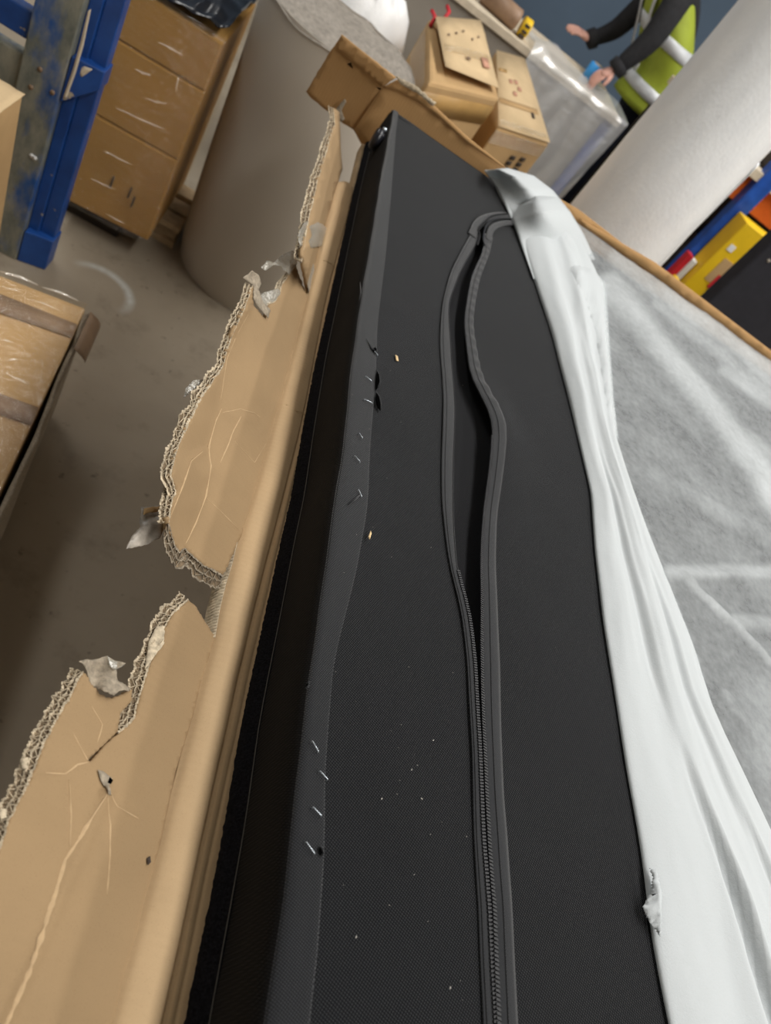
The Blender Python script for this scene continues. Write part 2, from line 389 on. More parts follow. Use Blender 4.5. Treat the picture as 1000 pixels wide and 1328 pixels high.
# side wall, torn
def near_fn(deg_extra=0., lift=0.):
    def f(px, py):
        d = interp(tilt_tab, py) + deg_extra
        p = flap(px, py, d, lift)
        # diagonal crease running from the little hole
        cx_ = 139 + (20 - 139) * (py - 1028) / (1300 - 1028)
        if py > 1020: p = p + Vector((0, 0, .0035 * math.exp(-((px - cx_) / 9) ** 2)))
        for (ax, ay, bx, by) in ((48, 1000, 114, 990), (139, 1028, 185, 1060), (134, 1030, 142, 1180), (90, 1010, 92, 1120)):
            dx, dy = bx - ax, by - ay; k = max(0, min(1, ((px - ax) * dx + (py - ay) * dy) / (dx * dx + dy * dy)))
            d2 = (px - ax - dx * k) ** 2 + (py - ay - dy * k) ** 2; p = p + Vector((0, 0, .0016 * math.exp(-d2 / 40) * (1 - k * .6)))
        return p
    return f
T = .0055
near_out = [(280, 829), (228, 1000), (156, 1328), (136, 1420), (-100, 1420), (-60, 1250), (0, 1100, 1.2), (13, 1063, 1.2), (35, 1019, 1.2), (48, 988, 1.2), (66, 947, 1.2), (97, 894, 1.2), (108, 870, 1.5), (112, 874, 1.5), (117, 885, 1.5), (130, 901, 1.5), (145, 906, 1.5), (172, 894, 1), (172, 907, 1), (156, 925, .6), (152, 949, .8), (114, 986, .5), (118, 989, .8), (141, 963, 1), (155, 951, 1), (175, 931, 1), (179, 918, 1), (188, 883, 1), (199, 854, 1), (210, 830, 1), (212, 818, 1), (226, 795, 1), (245, 778, .6), (254, 786, .6), (270, 811, .6)]
fill('side_flap', near_out, near_fn(), M_card, carton, 5, T, label='near torn length of cardboard side wall')
def mid_fn(px, py):
    """main face of the middle flap, its outer band bent up a little past the long crease"""
    c1 = interp([(402, 326), (438, 305), (469, 293), (519, 285), (545, 279), (581, 270), (605, 272), (644, 265), (680, 252), (707, 238), (760, 225)], py)
    p = flap(px, py)
    if px < c1:
        a = math.radians(interp(tilt_tab, py)); n = Vector((math.sin(a), 0, math.cos(a)))
        q0 = flap(c1, py); b = a + math.radians(30); n2 = Vector((math.sin(b), 0, math.cos(b)))
        p = Ppl(px, py, q0, n2)
    p = p + Vector((0, 0, .002 * math.exp(-((px - c1) / 2.5) ** 2)))
    c2 = interp([(480, 400), (586, 262), (600, 246), (637, 234), (676, 218)], py)
    if py > 580: p = p + Vector((0, 0, .0025 * math.exp(-((px - c2) / 4) ** 2)))
    for (ax, ay, bx, by) in ((300, 560, 268, 620), (340, 560, 385, 480), (312, 690, 250, 600), (290, 535, 330, 545), (399, 470, 340, 380)):
        dx, dy = bx - ax, by - ay; k = max(0, min(1, ((px - ax) * dx + (py - ay) * dy) / (dx * dx + dy * dy)))
        d2 = (px - ax - dx * k) ** 2 + (py - ay - dy * k) ** 2; p = p + Vector((0, 0, .0014 * math.exp(-d2 / 12)))
    return p
mid_out = [(405, 390), (366, 531), (357, 563), (319, 687), (309, 703, .5), (297, 730, 1), (290, 745, 1), (263, 732, 1), (240, 711, 1), (233, 716, 1.2), (227, 707, 1.5), (217, 680, 1.5), (222, 655, 1.2), (229, 637, 1), (222, 618, 1), (227, 590, 1), (244, 551, 1), (262, 514, 1), (274, 498, 1), (289, 476, 1), (300, 438, 1), (318, 398, 1), (327, 372, 1), (329, 397, 1), (346, 414, 1), (348, 396, 1), (358, 391, 1.5), (366, 368, 1.5), (376, 356, 1.5), (384, 344, .8), (390, 362, .8), (396, 380, .5)]
fill('side_flap', mid_out, mid_fn, M_card, carton, 4.5, T, label='middle torn length of cardboard side wall with long crease')
far_out = [(444, 219), (433, 259), (420, 330), (408, 366, .8), (401, 382, .8), (392, 330, .8), (399, 290, 1), (407, 259, 1), (414, 228, 1), (425, 192, 1), (434, 163, .6), (433, 140, .6), (440, 146)]
fill('side_flap', far_out, lambda a, b: flap(a, b, interp([(140, 52), (230, 57), (300, 63), (390, 68)], b)), M_card, carton, 7, T, label='far torn length of cardboard side wall')
# torn rims: two ragged liners with a fluted layer between
def rim(outer, fn, wid, name='torn_edge', seed=1, mat=M_torn):
    pl = dens(outer, 1.3, .0, seed=seed); rng = random.Random(seed); n = len(pl)
    base = [fn(*p) for p in pl]; T_ = frames(base); nrm = Vector((.40, 0, .92))
    outs = [nrm.cross(t_).normalized() for t_ in T_]; wd = [wid * (1 + .35 * nz(i * .09, seed) + .25 * nz(i * .5, seed, 2)) for i in range(n)]
    def rib(rows, m, th=.0005, nm=name, par=carton): return grid(nm, rows, m, par, th, False)
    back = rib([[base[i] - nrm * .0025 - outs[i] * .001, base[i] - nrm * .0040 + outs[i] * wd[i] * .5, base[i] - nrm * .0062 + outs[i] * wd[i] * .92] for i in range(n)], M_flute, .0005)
    # the liners: ragged paper lips at the top, the middle and the outer face
    for q_, (f_, d_, w_) in enumerate(((.05, .0002, .0016), (.50, .0022, .0012), (.95, .0048, .0020))):
        rows = []
        for i in range(n):
            a = wd[i] * f_ + .0012 * nz(i * .12, q_, seed) + .0008 * nz(i * .45, q_, seed + 3); ww = w_ * (.35 + rng.random() * 1.2) * (1 + .9 * nz(i * .07, q_ + 5, seed))
            lift = .0010 * rng.random()
            rows.append([base[i] + outs[i] * (a - ww * .5) - nrm * (d_ + .0006), base[i] + outs[i] * a - nrm * (d_ - lift), base[i] + outs[i] * (a + ww * .5) - nrm * (d_ + .0006 * rng.random())])
        rib(rows, mat, .0004, 'paper_lip', back)
    # flutes weaving between them
    for f0, f1, d0, d1 in ((.08, .48, .0004, .0022), (.52, .93, .0024, .0046)):
        V = []; Fc = []; i = 0; up_ = 0
        while i < n:
            f_ = (f0, f1)[up_]; d_ = (d0, d1)[up_]
            p = base[i] + outs[i] * wd[i] * (f_ + rng.uniform(-.1, .1)) - nrm * (d_ - .0006 + rng.uniform(-.0005, .0008)); V += [p, p - nrm * rng.uniform(.0008, .0022)]; up_ = 1 - up_; i += rng.choice((1, 2, 3, 4, 6))
        for k in range(len(V) // 2 - 1): Fc.append((2 * k, 2 * k + 1, 2 * k + 3, 2 * k + 2))
        mesh('flute', V, Fc, mat, back, False, .0007, 0)
    return back
def rubbed(pxs, w_, fn, lift=.0005):
    pl = dens(pxs, 3.); base = [fn(*p) for p in pl]; T_ = frames(base); rows = []
    for i, p in enumerate(base):
        o_ = Vector((0, 0, 1)).cross(T_[i]).normalized(); k = w_ * (.55 + .45 * nz(i * .2, w_ * 900)) * math.sin(math.pi * (i + .6) / (len(base) + .2)) ** .4
        rows.append([p - o_ * k + Vector((0, 0, lift * .2)), p + Vector((0, 0, lift)), p + o_ * k + Vector((0, 0, lift * .2))])
    return grid('rubbed_crease', rows, M_rub, carton)
nf = near_fn()
rim([(-60, 1250), (0, 1100), (13, 1063), (35, 1019), (48, 988), (66, 947), (97, 894), (108, 870)], nf, .0085, seed=2)
rim([(154, 951), (174, 931), (178, 918), (187, 883), (198, 854), (210, 830), (211, 818), (225, 795), (245, 778)], nf, .0105, seed=3)
rim([(218, 680), (222, 655), (228, 637), (222, 618), (227, 590), (244, 551), (262, 514), (274, 498), (289, 476), (300, 438), (318, 398), (327, 372)], mid_fn, .0085, seed=4)
rim([(290, 745), (263, 732), (240, 711), (233, 716), (227, 707), (217, 680)], mid_fn, .016, seed=5, mat=M_liner)
rim([(346, 396), (358, 391), (366, 368), (376, 356), (384, 344)], mid_fn, .005, seed=7)
ff = lambda a, b: flap(a, b, interp([(140, 52), (230, 57), (300, 63), (390, 68)], b))
rim([(392, 340), (399, 290), (407, 259), (414, 228), (425, 192), (434, 163), (433, 140)], ff, .012, seed=6)
for pl_, w_ in (([(139, 1028), (124, 1052), (106, 1083), (84, 1115), (72, 1155), (52, 1215), (36, 1262), (8, 1328), (-20, 1390)], .0028), ([(136, 1030), (143, 1070), (142, 1110), (139, 1160)], .0013), ([(58, 1003), (84, 1004), (100, 992), (114, 989)], .0013), ([(88, 1012), (92, 1060), (90, 1100)], .0010), ([(140, 1030), (152, 1046), (180, 1062)], .0010), ([(95, 950), (114, 986)], .0010), ([(118, 915), (132, 940), (126, 965)], .0010)):
    rubbed(pl_, w_, nf)
for pl_, w_ in (([(324, 404), (305, 438), (293, 469), (286, 519)], .0010), ([(288, 530), (279, 547), (270, 581), (272, 605), (266, 644), (253, 680), (240, 706)], .0020), ([(262, 587), (247, 600), (234, 637), (219, 674)], .0013), ([(312, 541), (300, 565), (286, 600)], .0016), ([(288, 536), (312, 530), (330, 536), (337, 541)], .0011), ([(268, 646), (290, 668), (310, 688)], .0008), ([(305, 572), (330, 600), (345, 575)], .0007)):
    rubbed(pl_, w_, mid_fn)
# corrugated cut end of the strip by the gap
A = [(306, 703), (299, 732), (291, 757), (283, 790), (277, 826)]
pl = dens(A, 2.); V = []; Fc = []
for i, p in enumerate(pl):
    b = Pz(*p, ZB); s = (-1, 1)[i % 2] * .0014
    V += [b + Vector((.0012, 0, .001)), b + Vector((-.003, 0, -.003 + s)), b + Vector((-.006, 0, -.008 - s)), b + Vector((-.0085, 0, -.0125))]
for i in range(len(pl) - 1):
    for j in range(3): a = i * 4 + j; Fc.append((a, a + 1, a + 5, a + 4))
mesh('corrugated_cut', V, Fc, M_torn, carton, False, .0008)
# small hole with lifted liner in near flap, its inner shade a black patch
fill('hole_patch', [(126, 999), (133, 1001), (144, 1010), (143, 1017), (138, 1022), (140, 1035), (136, 1034), (134, 1022), (129, 1012)], lambda a, b: nf(a, b) + Vector((.0003, 0, .0016)), M_liner, carton, 4, .0004)
fill('hole_patch', [(141, 1009), (145, 1013), (142, 1018), (138, 1016)], lambda a, b: nf(a, b) + Vector((.0003, 0, .0022)), M_void, carton, 3, .0003)
fill('dark_speck', [(190, 1113), (195, 1110), (196, 1118), (192, 1122)], lambda a, b: Pz(a, b, ZB + .004), M_ink, carton, 3, .0004)
# strips of clear tape and paper left hanging on the torn wall
def scrap(px, curl, mat, lift=.004, deg=None, seed=0, fn=None):
    g = fn or (lambda a, b: flap(a, b, deg))
    cx_ = sum(p[0] for p in px) / len(px); cy_ = sum(p[1] for p in px) / len(px)
    def f(a, b):
        p = g(a, b); k = (a - cx_) * .06 + (b - cy_) * .03
        return p + Vector((0, 0, lift + curl * (math.sin(k * 1.4) * .5 + nz(a * .05, b * .05, seed) * .8)))
    return fill('tape_scrap', px, f, mat, carton, 4, .0003, .5)
M_scrap_paper = plain('paper_backed_tape', (.36, .32, .27), .35, var=.5, scale=60, bmp=.4)
scrap([(184, 654), (207, 657), (211, 690), (205, 702), (190, 706), (165, 709), (172, 693), (183, 681)], .010, M_scrap_paper, 0, 29)
scrap([(186, 660), (205, 660), (206, 666), (186, 668)], .010, M_carton, .0015, 29)
scrap([(240, 512), (243, 500), (252, 492), (268, 494), (270, 500), (262, 507), (256, 512), (248, 508)], .010, M_scrap, 0, 33)
scrap([(340, 343), (347, 336), (356, 340), (366, 330), (377, 327), (383, 337), (381, 350), (371, 362), (364, 356), (362, 348), (355, 343), (346, 348)], .012, M_scrap, .002, 40)
scrap([(336, 378), (344, 375), (360, 376), (363, 382), (355, 392), (345, 396), (338, 386)], .010, M_scrap, -.004, 38)
scrap([(327, 351), (334, 357), (338, 370), (334, 378), (340, 395), (349, 407), (346, 416), (336, 404), (327, 390), (328, 370), (322, 366), (315, 361)], .006, M_liner, .003, None, 1)
scrap([(389, 298), (397, 286), (412, 288), (420, 302), (416, 324), (398, 326), (389, 318)], .010, M_scrap, .004, 62)
scrap([(390, 330), (396, 336), (404, 336), (409, 364), (403, 384), (420, 400), (410, 396), (400, 388), (394, 360)], .004, M_liner, .004, 60)
scrap([(97, 866), (112, 858), (138, 852), (158, 868), (148, 872), (151, 886), (171, 892), (166, 898), (150, 902), (144, 907), (131, 902), (118, 884), (112, 872)], .012, M_liner, .003, None, 2, nf)
scrap([(137, 852), (140, 857), (158, 868), (146, 873), (140, 866)], .006, M_scrap, .004, None, 2, nf)
scrap([(195, 829), (203, 812), (212, 812), (212, 836), (203, 848), (196, 858), (188, 868)], .005, M_torn, .0, None, 3, nf)
scrap([(28, 985), (36, 982), (34, 998), (28, 996)], .004, M_torn, 0, None, 3, nf)
scrap([(0, 1047), (8, 1048), (10, 1060), (2, 1062)], .004, M_torn, 0, None, 3, nf)
# far end wall
EY = 1.90
def endp(a, b, y=EY, tl=0.): return Py(a, b, y)
fill('end_wall', [(495, 114), (459, 169), (470, 190), (481, 193), (500, 200), (640, 300), (700, 330), (1060, 560), (1060, 503), (1000, 462), (850, 349), (750, 272), (656, 219), (606, 180), (565, 141), (540, 122), (517, 111)], lambda a, b: endp(a, b), M_end, carton, 16, .005)
fill('end_wall_rim', [(497, 113), (517, 103), (540, 117), (565, 139), (606, 178), (656, 218), (660, 222), (606, 186), (565, 149), (540, 131), (515, 117)], lambda a, b: endp(a, b, EY - .007), M_end, carton, 8, .004)
fill('end_wall_rim', [(752, 284), (850, 341), (1000, 455), (1060, 497), (1060, 510), (1000, 470), (850, 357), (760, 296)], lambda a, b: endp(a, b, EY - .007), M_end, carton, 10, .004)
fill('torn_liner', [(512, 98), (522, 103), (540, 112), (566, 134), (562, 138), (540, 120), (520, 110)], lambda a, b: endp(a, b, EY - .013), M_torn, carton, 5, .001, .8)
fill('corner_flap', [(443, 46), (426, 70), (397, 119), (402, 126), (427, 146), (437, 155), (450, 163), (459, 169), (495, 114), (513, 101)], lambda a, b: endp(a, b, EY + .10 * (495 - a) / 100 * .5 - .004 * math.exp(-((b - 66 - (a - 438) * .82) / 3) ** 2)), M_end, carton, 8, .005, .4)
fill('folded_lip', [(443, 45), (438, 55), (437, 64), (496, 113), (512, 101)], lambda a, b: endp(a, b, EY + .10 * (495 - a) / 100 * .5 - .008), M_end, carton, 7, .003)
fill('torn_nick', [(436, 141), (447, 128), (449, 132), (443, 143), (447, 155), (442, 158), (437, 148)], lambda a, b: endp(a, b, EY + .005), M_liner, carton, 3, .001)

# ------------------------------------------------------------------ black upholstered panel
panel = thing('upholstered_panel', 'black fabric upholstered bed panel lying face down with an open zip', 'panel', (.9, .8, ZB))
def tabY(pxs, z): return sorted(((lambda p: (p.y, p.x))(Pz(a, b, z)) for a, b in pxs))
XE = tabY([(348, 1328), (368, 1164), (384, 1040), (398, 900), (422, 740), (435, 651), (444, 600), (453, 510), (464, 420), (485, 290), (497, 215), (508, 158)], ZT)
XR = tabY([(405, 1328), (410, 1240), (420, 1108), (421, 1000), (432, 860), (462, 740), (476, 660), (479, 588), (484, 525), (487, 480), (489, 420), (500, 330), (508, 240), (513, 170)], ZT)
# zip: inner and outer lines of both tapes, from the closed near end to the turned far end
LO = tabY([(632, 1328), (620, 1180), (614, 1084), (612, 980), (606, 860), (599, 800), (584, 740), (580, 720), (573, 660), (572, 600), (575, 510), (570, 440), (573, 395), (584, 353), (600, 322), (617, 292)], ZT)
LI = tabY([(646, 1328), (633, 1180), (625, 1084), (621, 980), (615, 860), (608, 800), (591, 738), (587, 675), (587, 600), (590, 525), (582, 420), (581, 394), (598, 350), (612, 326), (623, 305)], ZT)
RI = tabY([(652, 1328), (639, 1180), (632, 1084), (628, 980), (624, 860), (624, 800), (623, 740), (624, 690), (632, 612), (635, 564), (629, 534), (608, 495), (600, 420), (602, 400), (610, 358), (624, 330), (628, 308)], ZT)
RO = tabY([(674, 1328), (662, 1160), (652, 1020), (648, 860), (645, 800), (642, 740), (642, 681), (647, 624), (650, 561), (641, 531), (623, 501), (611, 420), (614, 396), (620, 365), (634, 330), (640, 304)], ZT)
def ext(tab, y):            # straight on past the near edge of the photo
    if y < tab[1][0]:
        (a, b), (c, d) = tab[1], tab[5]; return b + (d - b) * (y - a) / (c - a) * .6
    return sm(tab, y, .012 + .02 * max(0, y))
YZ = Pz(623, 300, ZT).y          # far end of the zip opening
def rise(y): return .012 * math.exp(-((y - Pz(645, 560, ZT).y) / .13) ** 2) + .004 * math.exp(-((y - Pz(612, 380, ZT).y) / .2) ** 2)
Ysteps = [YN + (YF - YN) * (i / 170) ** 1.25 for i in range(171)]
side, band, left, right = [], [], [], []
def zc(x, y): return ZT - .0015 + .0012 * nz(x, y, 0, 6) + .0006 * nz(x, y, 5, 22)
for y in Ysteps:
    e = ext(XE, y) + .0012 * nz(y, 0, 0, 14); r = max(e + .012, ext(XR, y)); wob = .001 * nz(y, 3, 0, 25)
    side.append([Vector((x, y, z)) for x, z in ((e - .010, ZB + .002), (e - .009 + wob, ZB + .03), (e - .0075 - wob, ZB + .06), (e - .005, ZT - .012), (e - .0015, ZT - .004), (e + .001, ZT - .001))])
    hb = .0013 + .0010 * nz(y, 9, 0, 8)
    bw = r - e
    band.append([Vector((e + bw * s + (.0004 if s < 0 else 0), y, ZT + z)) for s, z in ((-.06, -.006), (0.0, -.0018), (.12, .0006), (.3, hb), (.55, hb + .0006 * nz(y, 1, 2, 30)), (.8, hb * 1.05), (.95, hb * 1.1), (1.0, hb * .9), (1.02, -.0006), (1.03, -.002))])
    yz = min(y, YZ); k = max(0, (y - YZ) / (YF - YZ)); lo = ext(LO, yz) + .01; 
    ra = ext(RO, yz) - .004 if y < YZ else ext(RO, YZ) - .004 + (lo - .006 - ext(RO, YZ) + .004) * min(1, (y - YZ) / .02)
    x0 = r - .004
    left.append([Vector((x0 + (lo - .006 - x0) * j / 24, y, zc(x0 + (lo - .006 - x0) * j / 24, y) + .0035 * math.exp(-((j - 24) / 4) ** 2) * 0)) for j in range(25)])
    rr = []
    for j in range(41):
        x = ra + (1.56 - ra) * (j / 40) ** 1.5
        rr.append(Vector((x, y, zc(x, y) + (rise(y) if y < YZ else 0) * math.exp(-((x - ra) / .05) ** 2))))
    right.append(rr)
grid('side_panel', side, M_side, panel)
bo = grid('edge_band', band, M_band, panel)
grid('back_cover', left, M_black, panel); grid('back_cover', right, M_black, panel)
# far and near end faces, lining seen through the opening
def endface(y, s):
    e = ext(XE, y)
    return [[Vector((e + (1.56 - e) * j / 30, y + s * dy, ZB + .002 + (ZT - .003 - ZB) * k)) for j in range(31)] for k, dy in ((0, .004), (.3, .005), (.7, .005), (.9, .003), (1.0, -.002))]
grid('end_panel', endface(YF, 1), M_side, panel); grid('end_panel', endface(YN, -1), M_side, panel)
grid('corner_fold', [[Vector((ext(XE, YF) - .004 + .05 * j / 6, YF - .02 + .022 * k / 4, ZT + .0005 - .006 * max(0, k / 4 - .5) ** 2 * 4)) for j in range(7)] for k in range(5)], M_black, panel)
lin = []
for y in Ysteps:
    if y > YZ + .02: break
    a, b = ext(LO, y), ext(RO, y); lin.append([Vector((a + (b - a + .02) * j / 8 - .01, y, ZT - .012 - .004 * math.sin(math.pi * j / 8) + .003 * nz(y, j * .1, 0, 8))) for j in range(9)])
grid('zip_lining', lin, M_lining, panel)
# tapes
def tape(lo, hi, name, zf, nx=7):
    rows = []
    for i in range(260):
        y = YN + (YZ - YN) * i / 259; a, b = lo(y), hi(y)
        rows.append([Vector((a + (b - a) * j / (nx - 1), y, zf(y, j / (nx - 1)))) for j in range(nx)])
    return grid(name, rows, M_ziptape, panel, .0008)
zl = lambda y, s: zc(.3, y) + .0022 + .0008 * math.sin(math.pi * s) + (.001 if s < .1 else 0)
zr = lambda y, s: zc(.4, y) + .0026 + rise(y) * (.55 + .55 * s) + .0012 * math.sin(math.pi * s) + (.0009 * math.sin(y * 210) * s if .9 < y else 0)
lt = tape(lambda y: ext(LO, y), lambda y: ext(LI, y), 'zip_tape', zl)
rt = tape(lambda y: ext(RI, y), lambda y: ext(RO, y), 'zip_tape', zr)
for lo_, f_, zz in ((LO, .28, zl), (LI, 1.0, zl)):
    pts = [Vector((ext(LO, y) + (ext(LI, y) - ext(LO, y)) * f_, y, zz(y, f_) + .0006)) for y in [YN + (YZ - YN) * i / 200 for i in range(201)]]
    tubeo('coil_edge' if f_ == 1 else 'stitch_line', pts, .0007 if f_ == 1 else .0004, M_teeth if f_ == 1 else M_ziptape, lt, 6)
for f_ in (0.03, .45):
    pts = [Vector((ext(RI, y) + (ext(RO, y) - ext(RI, y)) * f_, y, zr(y, f_) + .0006)) for y in [YN + (YZ - YN) * i / 200 for i in range(201)]]
    tubeo('coil_edge' if f_ < .1 else 'stitch_line', pts, .0007 if f_ < .1 else .0004, M_teeth if f_ < .1 else M_ziptape, rt, 6)
# coil teeth: one small block per turn, joined along each tape
def teeth(tab_l, tab_r, f_, zz, y0, y1, par, sgn):
    V = []; Fc = []; n = int((y1 - y0) / .0030)
    for i in range(n):
        y = y0 + (y1 - y0) * i / n; x = tab_l(y) + (tab_r(y) - tab_l(y)) * f_; z = zz(y, f_) + .0009; o_ = len(V)
        sx, sy, sz = .0020, .0009, .0014
        V += [Vector((x + a * sx, y + b * sy + a * sgn * .0004, z + c * sz)) for a, b, c in ((-1, -1, -1), (1, -1, -1), (1, 1, -1), (-1, 1, -1), (-1, -1, 1), (1, -1, 1), (1, 1, 1), (-1, 1, 1))]
        Fc += [tuple(o_ + k for k in f) for f in hexa(None)[1]]
    return mesh('zip_teeth', V, Fc, M_teeth, par, False, kind='stuff')
E_ = lambda t: (lambda y: ext(t, y))
teeth(E_(LO), E_(LI), 1.02, zl, YN, Pz(590, 738, ZT).y, lt, 1)
teeth(E_(RI), E_(RO), -.03, zr, YN, Pz(635, 570, ZT).y, rt, -1)
# zip tapes turning the corner at the far end
def ribbon(name, pxs, w_, z, mat, par, th=.0008, n=40):
    P = [Pz(a, b, z) for a, b in pxs]; pts = []
    for i in range(n + 1):
        u = i / n * (len(P) - 1); k = min(int(u), len(P) - 2); f = u - k
        p0, p1, p2, p3 = P[max(0, k - 1)], P[k], P[k + 1], P[min(len(P) - 1, k + 2)]
        pts.append(.5 * ((2 * p1) + (p2 - p0) * f + (2 * p0 - 5 * p1 + 4 * p2 - p3) * f * f + (3 * p1 - p0 - 3 * p2 + p3) * f ** 3))
    T_ = frames(pts); rows = []
    for p, t_ in zip(pts, T_):
        s = Vector((-t_.y, t_.x, 0)).normalized(); rows.append([p + s * w_ * k for k in (-.5, -.25, 0, .25, .5)])
    return grid(name, rows, mat, par, th)
ribbon('zip_tape', [(612, 306), (619, 291), (630, 283), (648, 279), (672, 281)], .018, ZT + .002, M_ziptape, panel)
ribbon('zip_tape', [(634, 312), (637, 298), (648, 291), (662, 289), (676, 291)], .014, ZT + .0035, M_ziptape, panel)
ribbon('coil_edge', [(630, 320), (627, 309), (631, 292), (640, 285), (655, 283), (674, 285)], .004, ZT + .0045, M_teeth, panel)
ribbon('coil_edge', [(619, 318), (622, 306), (621, 297), (628, 289), (640, 280), (668, 276)], .004, ZT + .0040, M_lining, panel)
fill('zip_end_shade', [(621, 300), (626, 294), (629, 294), (627, 310), (623, 309)], lambda a, b: Pz(a, b, ZT + .003), M_void, panel, 3, .0003)  # black patch for the shade at the far end of the zip
# felt strip and sewn thread along the foot of the side
rows = []
for y in [YN + (YF - .02 - YN) * i / 1300 for i in range(1301)]:
    e = ext(XE, y) - .010; wv = .0005 * nz(y, 2, 0, 60) + .0009 * nz(y, 2, 0, 330); w_ = .010 + .004 * max(0, 1 - y)
    rows.append([Vector((e - w_ + wv, y, ZB + .006)), Vector((e - w_ * .9, y, ZB + .012 + .001 * nz(y, 5, 0, 120))), Vector((e - w_ * .5, y, ZB + .0155 + .0012 * nz(y, 7, 0, 150))), Vector((e - w_ * .1, y, ZB + .019 + .001 * nz(y, 9, 0, 150))), Vector((e + .001, y, ZB + .022))])
grid('felt_strip', rows, M_felt, panel)
tubeo('sewn_thread', [Vector((ext(XE, y) - .0108, y, ZB + .0225 + .0008 * nz(y, 0, 0, 9))) for y in [YN + (YF - .1 - YN) * i / 160 for i in range(161)]], .00045, M_thread, panel, 5)
# staples
for a, b in [((486, 456), (490, 461)), ((474, 488), (482, 494)), ((473, 518), (483, 523)), ((466, 562), (470, 568)), ((460, 591), (467, 599)), ((465, 635), (469, 644)), ((405, 961), (413, 975)), ((415, 1000), (425, 1011)), ((406, 1047), (417, 1058)), ((397, 1092), (408, 1107))]:
    z = ZT + .0042; p, q_ = Pz(*a, z), Pz(*b, z); dn = Vector((0, 0, -.004))
    tubeo('staple', [p + dn, p - dn * .05, p + (q_ - p) * .06 - dn * .12, q_ - (q_ - p) * .06 - dn * .12, q_ - dn * .05, q_ + dn], .00042, M_steel, panel, 6)
# slits torn beside the staples, their inner shade laid on as black patches
for pl in ([(489, 480), (492, 486), (493, 495), (490, 503), (487, 507), (487, 492)], [(488, 508), (492, 514), (494, 523), (494, 533), (490, 529), (487, 518)], [(414, 1098), (417, 1099), (420, 1106), (417, 1110), (414, 1105)], [(482, 453), (486, 450), (489, 453), (487, 459)], [(398, 886), (401, 884), (400, 890), (397, 892)]):
    fill('slit_shade', pl, lambda a, b: Pz(a, b, ZT + .0033), M_void, panel, 3, .0003)
    pts = [Pz(a, b, ZT + .0034) for a, b in pl[:4]]
    tubeo('slit_lip', pts, .0007, M_band, panel, 5)
# pulled puckers in the band
for pl in ([(451, 655), (460, 648), (468, 641)], [(488, 456), (482, 452), (476, 440)], [(467, 366), (468, 378), (466, 390)]):
    tubeo('pucker', [Pz(a, b, ZT + .0032) for a, b in pl], [.0003, .0012, .0004], M_band, panel, 6)
# plastic glide near the far corner
gp = Py(492, 186, 1.72); gx = ext(XE, 1.70) - .012
gl = Pz(491, 182, .945)
tubeo('plastic_glide', [gl + Vector((.02, 0, 0)), gl + Vector((.004, 0, 0)), gl + Vector((.002, 0, 0)), gl + Vector((-.010, 0, 0)), gl + Vector((-.014, 0, 0))], [.016, .016, .023, .023, .019], M_gloss_black, panel, 20)
tubeo('metal_tip', [gl + Vector((-.004, .004, .024)), gl + Vector((.004, .004, .026))], .0035, M_steel, panel, 8)

# wood chips and lint on the cover
for i, (pl, lb) in enumerate((([(513, 460), (516, 462), (517, 468), (514, 467)], 'pale wood chip on black cover beside the pair of torn slits'), ([(481, 688), (482, 692), (480, 699), (478, 696)], 'curled pale wood chip by itself at the edge of the black band'))):
    tag(fill('wood_chip', pl, lambda a, b: Pz(a, b, ZT + .0045 if b > 600 else ZT + .0012), M_chip, None, 2, .0012), lb, 'wood chip')
V = []; Fc = []; rng = random.Random(11)
spots = [(534, 998), (495, 1036), (547, 1036), (558, 1082), (462, 1215), (584, 1281), (530, 865), (562, 960), (559, 710), (506, 481), (521, 506), (502, 620), (565, 245), (539, 340), (600, 500), (700, 600), (720, 840), (555, 1195), (605, 1085), (520, 940)] + [(rng.uniform(430, 600), rng.uniform(500, 1300)) for _ in range(22)]
for k, (a, b) in enumerate(spots):
    s = (.0006 if k < 9 else .00035) * rng.uniform(.7, 1.4); p = Pz(a, b, ZT + .001); th = rng.uniform(0, 3); c, d = math.cos(th) * s * 1.6, math.sin(th) * s * 1.6; n = len(V)
    V += [p + Vector((c, d, 0)), p + Vector((-d * .4, c * .4, .0003)), p - Vector((c, d, 0)), p + Vector((d * .4, -c * .4, .0003)), p + Vector((0, 0, .0008))]
    Fc += [(n, n + 1, n + 4), (n + 1, n + 2, n + 4), (n + 2, n + 3, n + 4), (n + 3, n, n + 4)]
tag(mesh('lint_specks', V, Fc, M_lint, None, kind='stuff'), 'tiny pale lint specks scattered over the black cover', 'lint')

# ------------------------------------------------------------------ white non-woven dust sheet
sheet = thing('dust_sheet', 'thin white non-woven dust sheet folded back over the black panel', 'dust sheet', (1.0, .8, ZT))
BL = tabY([(890, 1420), (870, 1328), (858, 1270), (846, 1205), (838, 1135), (830, 1080), (815, 1000), (798, 891), (784, 805), (773, 711), (768, 639), (752, 571), (738, 513), (716, 429), (692, 357), (665, 282), (647, 251), (641, 233), (632, 223)], ZT + .004)
BR = tabY([(1120, 1328), (1060, 1160), (982, 1000), (935, 906), (921, 848), (888, 769), (863, 708), (831, 628), (807, 560), (798, 501), (791, 429), (786, 364), (774, 340), (755, 301), (736, 272), (716, 253)], ZT + .02)
YB = 1.845
ridges = [  # (place across at the near end, at the far end, width, height)
    (.14, .18, .12, .010), (.48, .50, .11, .012), (.82, .80, .11, .010), (.66, .42, .035, .003)]
def bund_x(y):
    xl = interp(BL, max(y, .12)); xl = (interp(BL, y - .02) + xl * 2 + interp(BL, y + .02)) / 4 if y > .14 else xl
    return xl, sm(BR, y, .04)
